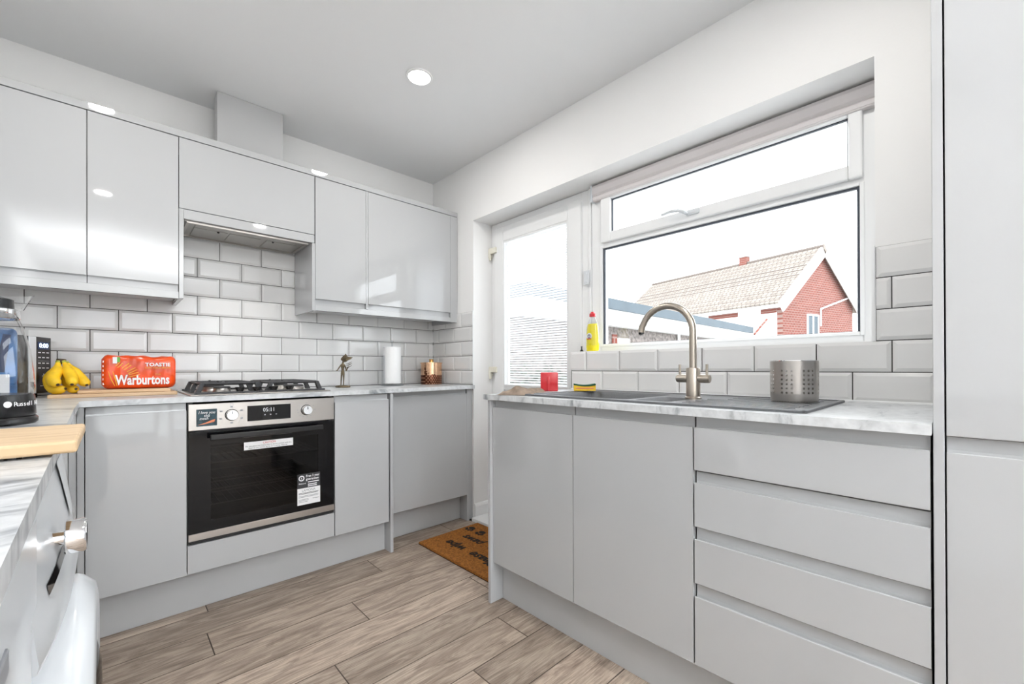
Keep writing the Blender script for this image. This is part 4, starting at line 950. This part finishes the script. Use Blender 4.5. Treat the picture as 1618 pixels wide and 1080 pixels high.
# ------------------------------------------------------------------ doormat
mt = thing('doormat', 'orange brown coir doormat with black paw prints by the back door', 'doormat', (-.495, -.605, ZF+.0005), math.radians(.6))
B().box(0, .445, -.745, 0, 0, .014, .003).ob('coir', M['coir'], mt)
B().box(-.001, .446, -.746, .001, 0, .003).ob('backing', M['black'], mt)
ZM = .0146
def mtext(s, size, x, y, w):
    text('printed_word', s, size, M['ink'], mt, (x, y, ZM), (0, 0, PI/2), width=w, shear=.35, bold=.0022, ext=.0006)
mtext('Please', .085, .150, -.560, .225); mtext('wipe', .085, .150, -.275, .155)
mtext('your', .085, .270, -.500, .16); mtext('paws', .085, .270, -.285, .175)
for yc in (-.055, -.155, -.60):
    b = B(); xc = .345
    b.lathe([(.023, ZM-.0004), (.023, ZM+.0006)], (xc+.012, yc, 0), 20, sx=.8, sy=1.1)
    for dx, dy in ((-.012, -.026), (-.022, -.010), (-.022, .010), (-.012, .026)): b.lathe([(.0095, ZM-.0004), (.0095, ZM+.0006)], (xc+dx, yc+dy, 0), 14, sx=1.3, sy=.9)
    b.ob('paw_print', M['ink'], mt)

# ------------------------------------------------------------------ outside
GZ = -.22
tag(B().box(.3, 90, -60, 90, GZ-.2, GZ).box(-60, .3, .2, 90, GZ-.2, GZ).box(-60, .3, -60, RY-.2, GZ-.2, GZ).ob('ground', M['concrete']), kind='structure')
def ray(px, dist):
    a = math.radians(YAW)+math.atan((px-809)/FPX); return Vector((CAM[0]+dist*math.sin(a), CAM[1]+dist*math.cos(a), 0))
# red brick house.  local x along the gable (left corner = 0), local y along the ridge away from the gable
hs = thing('house', 'red brick gabled house with pale tiled roof beyond the garages', 'house', (*ray(1237, 27.6).xy, GZ), 0)
GA_ = math.radians(15.2)   # ridge direction, from +Y towards +X
hs.rotation_euler = (0, 0, -GA_)
HW, HL, HE, HR = 7.5, 12.4, 4.98, 8.08
B().prism([(0, 0), (HW, 0), (HW, HE), (HW/2, HR), (0, HE)], 0, .3, 'y').ob('gable_wall', M['brick'], hs)
B().box(0, .25, .3, HL, 0, HE).box(HW-.25, HW, .3, HL, 0, HE).box(0, HW, HL, HL+.3, 0, HE).ob('side_wall', M['rend'], hs, label='pale rendered side wall')
for y0, y1 in ((.31, 1.2), (2.6, 4.6), (8.2, 10.5)): B().box(-.03, -.001, y0, y1, HE-.75, HE-.25).ob('brick_band', M['brick'], hs)
def slope(x0, z0, x1, z1, th):
    d = Vector((x1-x0, z1-z0)).normalized(); n_ = Vector((-d.y, d.x))*th
    if n_.y < 0: n_ = -n_
    return [(x0, z0), (x1, z1), (x1+n_.x, z1+n_.y), (x0+n_.x, z0+n_.y)]
ov_ = .45; kk = (HR-HE)/(HW/2)
for s_ in (0, 1):
    xa, xb = (-ov_, HW/2) if s_ == 0 else (HW+ov_, HW/2); B().prism(slope(xa, HE-ov_*kk, xb, HR, .16), -.25, HL+.5, 'y').ob('roof_slope', M['rooftile'], hs)
    B().prism(slope(xa, HE-ov_*kk-.42, xb, HR-.42, .60), -.32, -.25, 'y').ob('bargeboard', M['upvc'], hs)
# courses of roof tiles as raised strips on the near slope
for i in range(22):
    u = i/22; x_ = -ov_+(HW/2+ov_)*u; z_ = HE-ov_*kk+(HR-HE+ov_*kk)*u; B().box(x_-.02, x_+.05, -.24, HL+.45, z_+.14, z_+.235).ob('tile_course', M['rooftile'], hs)
B().tube([(HW/2, -.25, HR+.16), (HW/2, HL+.5, HR+.16)], .13, 8).ob('ridge', M['rooftile'], hs)
B().box(-ov_-.05, -ov_+.05, -.2, HL, HE-ov_*kk-.16, HE-ov_*kk+.02).ob('gutter', M['upvc'], hs)
B().box(-ov_, 0, -.25, HL, HE-ov_*kk-.1, HE-ov_*kk-.04).ob('soffit', M['upvc'], hs)
w1 = B().frame(2.35, 3.55, 2.9, 4.25, .09, -.06, .02).box(2.9, 3.0, -.06, .02, 2.9, 4.25).ob('window', M['upvc'], hs); B().box(2.42, 3.48, -.02, -.005, 3.0, 4.2).ob('pane', M['felt'], w1)
B().tube([(7.1, -.1, 5.55), (3.65, -.1, 4.6), (3.65, -.1, 3.6)], .05, 6).ob('waste_pipe', M['upvc'], hs)
ch = B().box(HW/2-.2, HW/2+.2, 4.4, 4.9, HR-.3, HR+.62).ob('chimney', M['brick'], hs); B().box(HW/2-.25, HW/2+.25, 4.35, 4.95, HR+.62, HR+.70).ob('chimney_cap', M['concrete'], ch)
# flat roofed garages running away from the window
gr = thing('garage_block', 'low pebble dashed garage with grey flat roof edge outside the window', 'garage', (3.0, 2.05, GZ), math.radians(1.5))
B().box(0, 10.7, 0, 5, 0, 2.05).ob('wall', M['pebble'], gr)
B().box(-.1, 10.85, -.18, 5.1, 2.05, 2.36).ob('fascia', M['upvc'], gr, label='white fascia board')
B().box(-.15, 10.95, -.24, 5.2, 2.36, 2.56).ob('roof', M['felt'], gr, label='blue grey felt roof edge')
gd = B().frame(2.79, 3.22, 0.3, 1.83, .06, -.05, .02).ob('window', M['upvc'], gr); B().box(2.84, 3.17, -.02, -.005, .35, 1.78).ob('pane', M['rend'], gd)
B().box(2.60, 2.78, -.02, .0, 0, 1.9).ob('brick_pier', M['brick'], gr)
B().tube([(5.6, -.06, .1), (5.6, -.06, 2.05)], .035, 8).ob('downpipe', M['upvc'], gr)
# low white building / fence line behind
lw = thing('boundary_wall', 'bright white rendered wall in front of the brick house', 'wall', (*ray(1190, 17.5).xy, GZ), math.radians(-9))
B().box(0, 14, 0, .2, 0, 2.05).ob('wall', M['rend'], lw); B().box(-.05, 14, -.04, .24, 2.05, 2.13).ob('coping', M['concrete'], lw)
ra = thing('sloping_rafter', 'slanting rusty brown roof edge behind the garage roof', 'rafter', (*ray(1192, 16.2).xy, GZ), math.radians(-9))
B().tube([(0, 0, 2.30), (.85, 0, 2.85)], .035, 6).ob('rafter', M['brick'], ra)
# hedge outside the back door
random.seed(3)
hg = thing('garden_hedge', 'low dark leafy hedge outside the glazed back door', 'hedge', (2.5, .75, GZ), 0)
b = B()
for i in range(2600):
    x, y, z_ = random.uniform(-1.2, 2.6), random.uniform(-.3, .5), random.uniform(.0, 1.22)+random.uniform(-.08, .1)
    a, c = random.uniform(0, 2*PI), random.uniform(-1, 1); s_ = random.uniform(.02, .045)
    d = Vector((math.cos(a), math.sin(a), c)).normalized()*s_; n_ = d.cross(Vector((random.random(), random.random(), random.random()))).normalized()*s_*.5; p = Vector((x, y, max(.02, z_)))
    b.bm.faces.new([b.bm.verts.new(p-d), b.bm.verts.new(p+n_), b.bm.verts.new(p+d), b.bm.verts.new(p-n_)])
tag(b.ob('leaves', M['leaf'], hg), kind='stuff')
b = B()
for i in range(14): x = -1.1+i*.27; b.tube([(x, .1, 0), (x+.05, .1, .5), (x-.03, .12, 1.0)], [.02, .014, .006], 6)
b.ob('stems', M['banbrown'], hg)
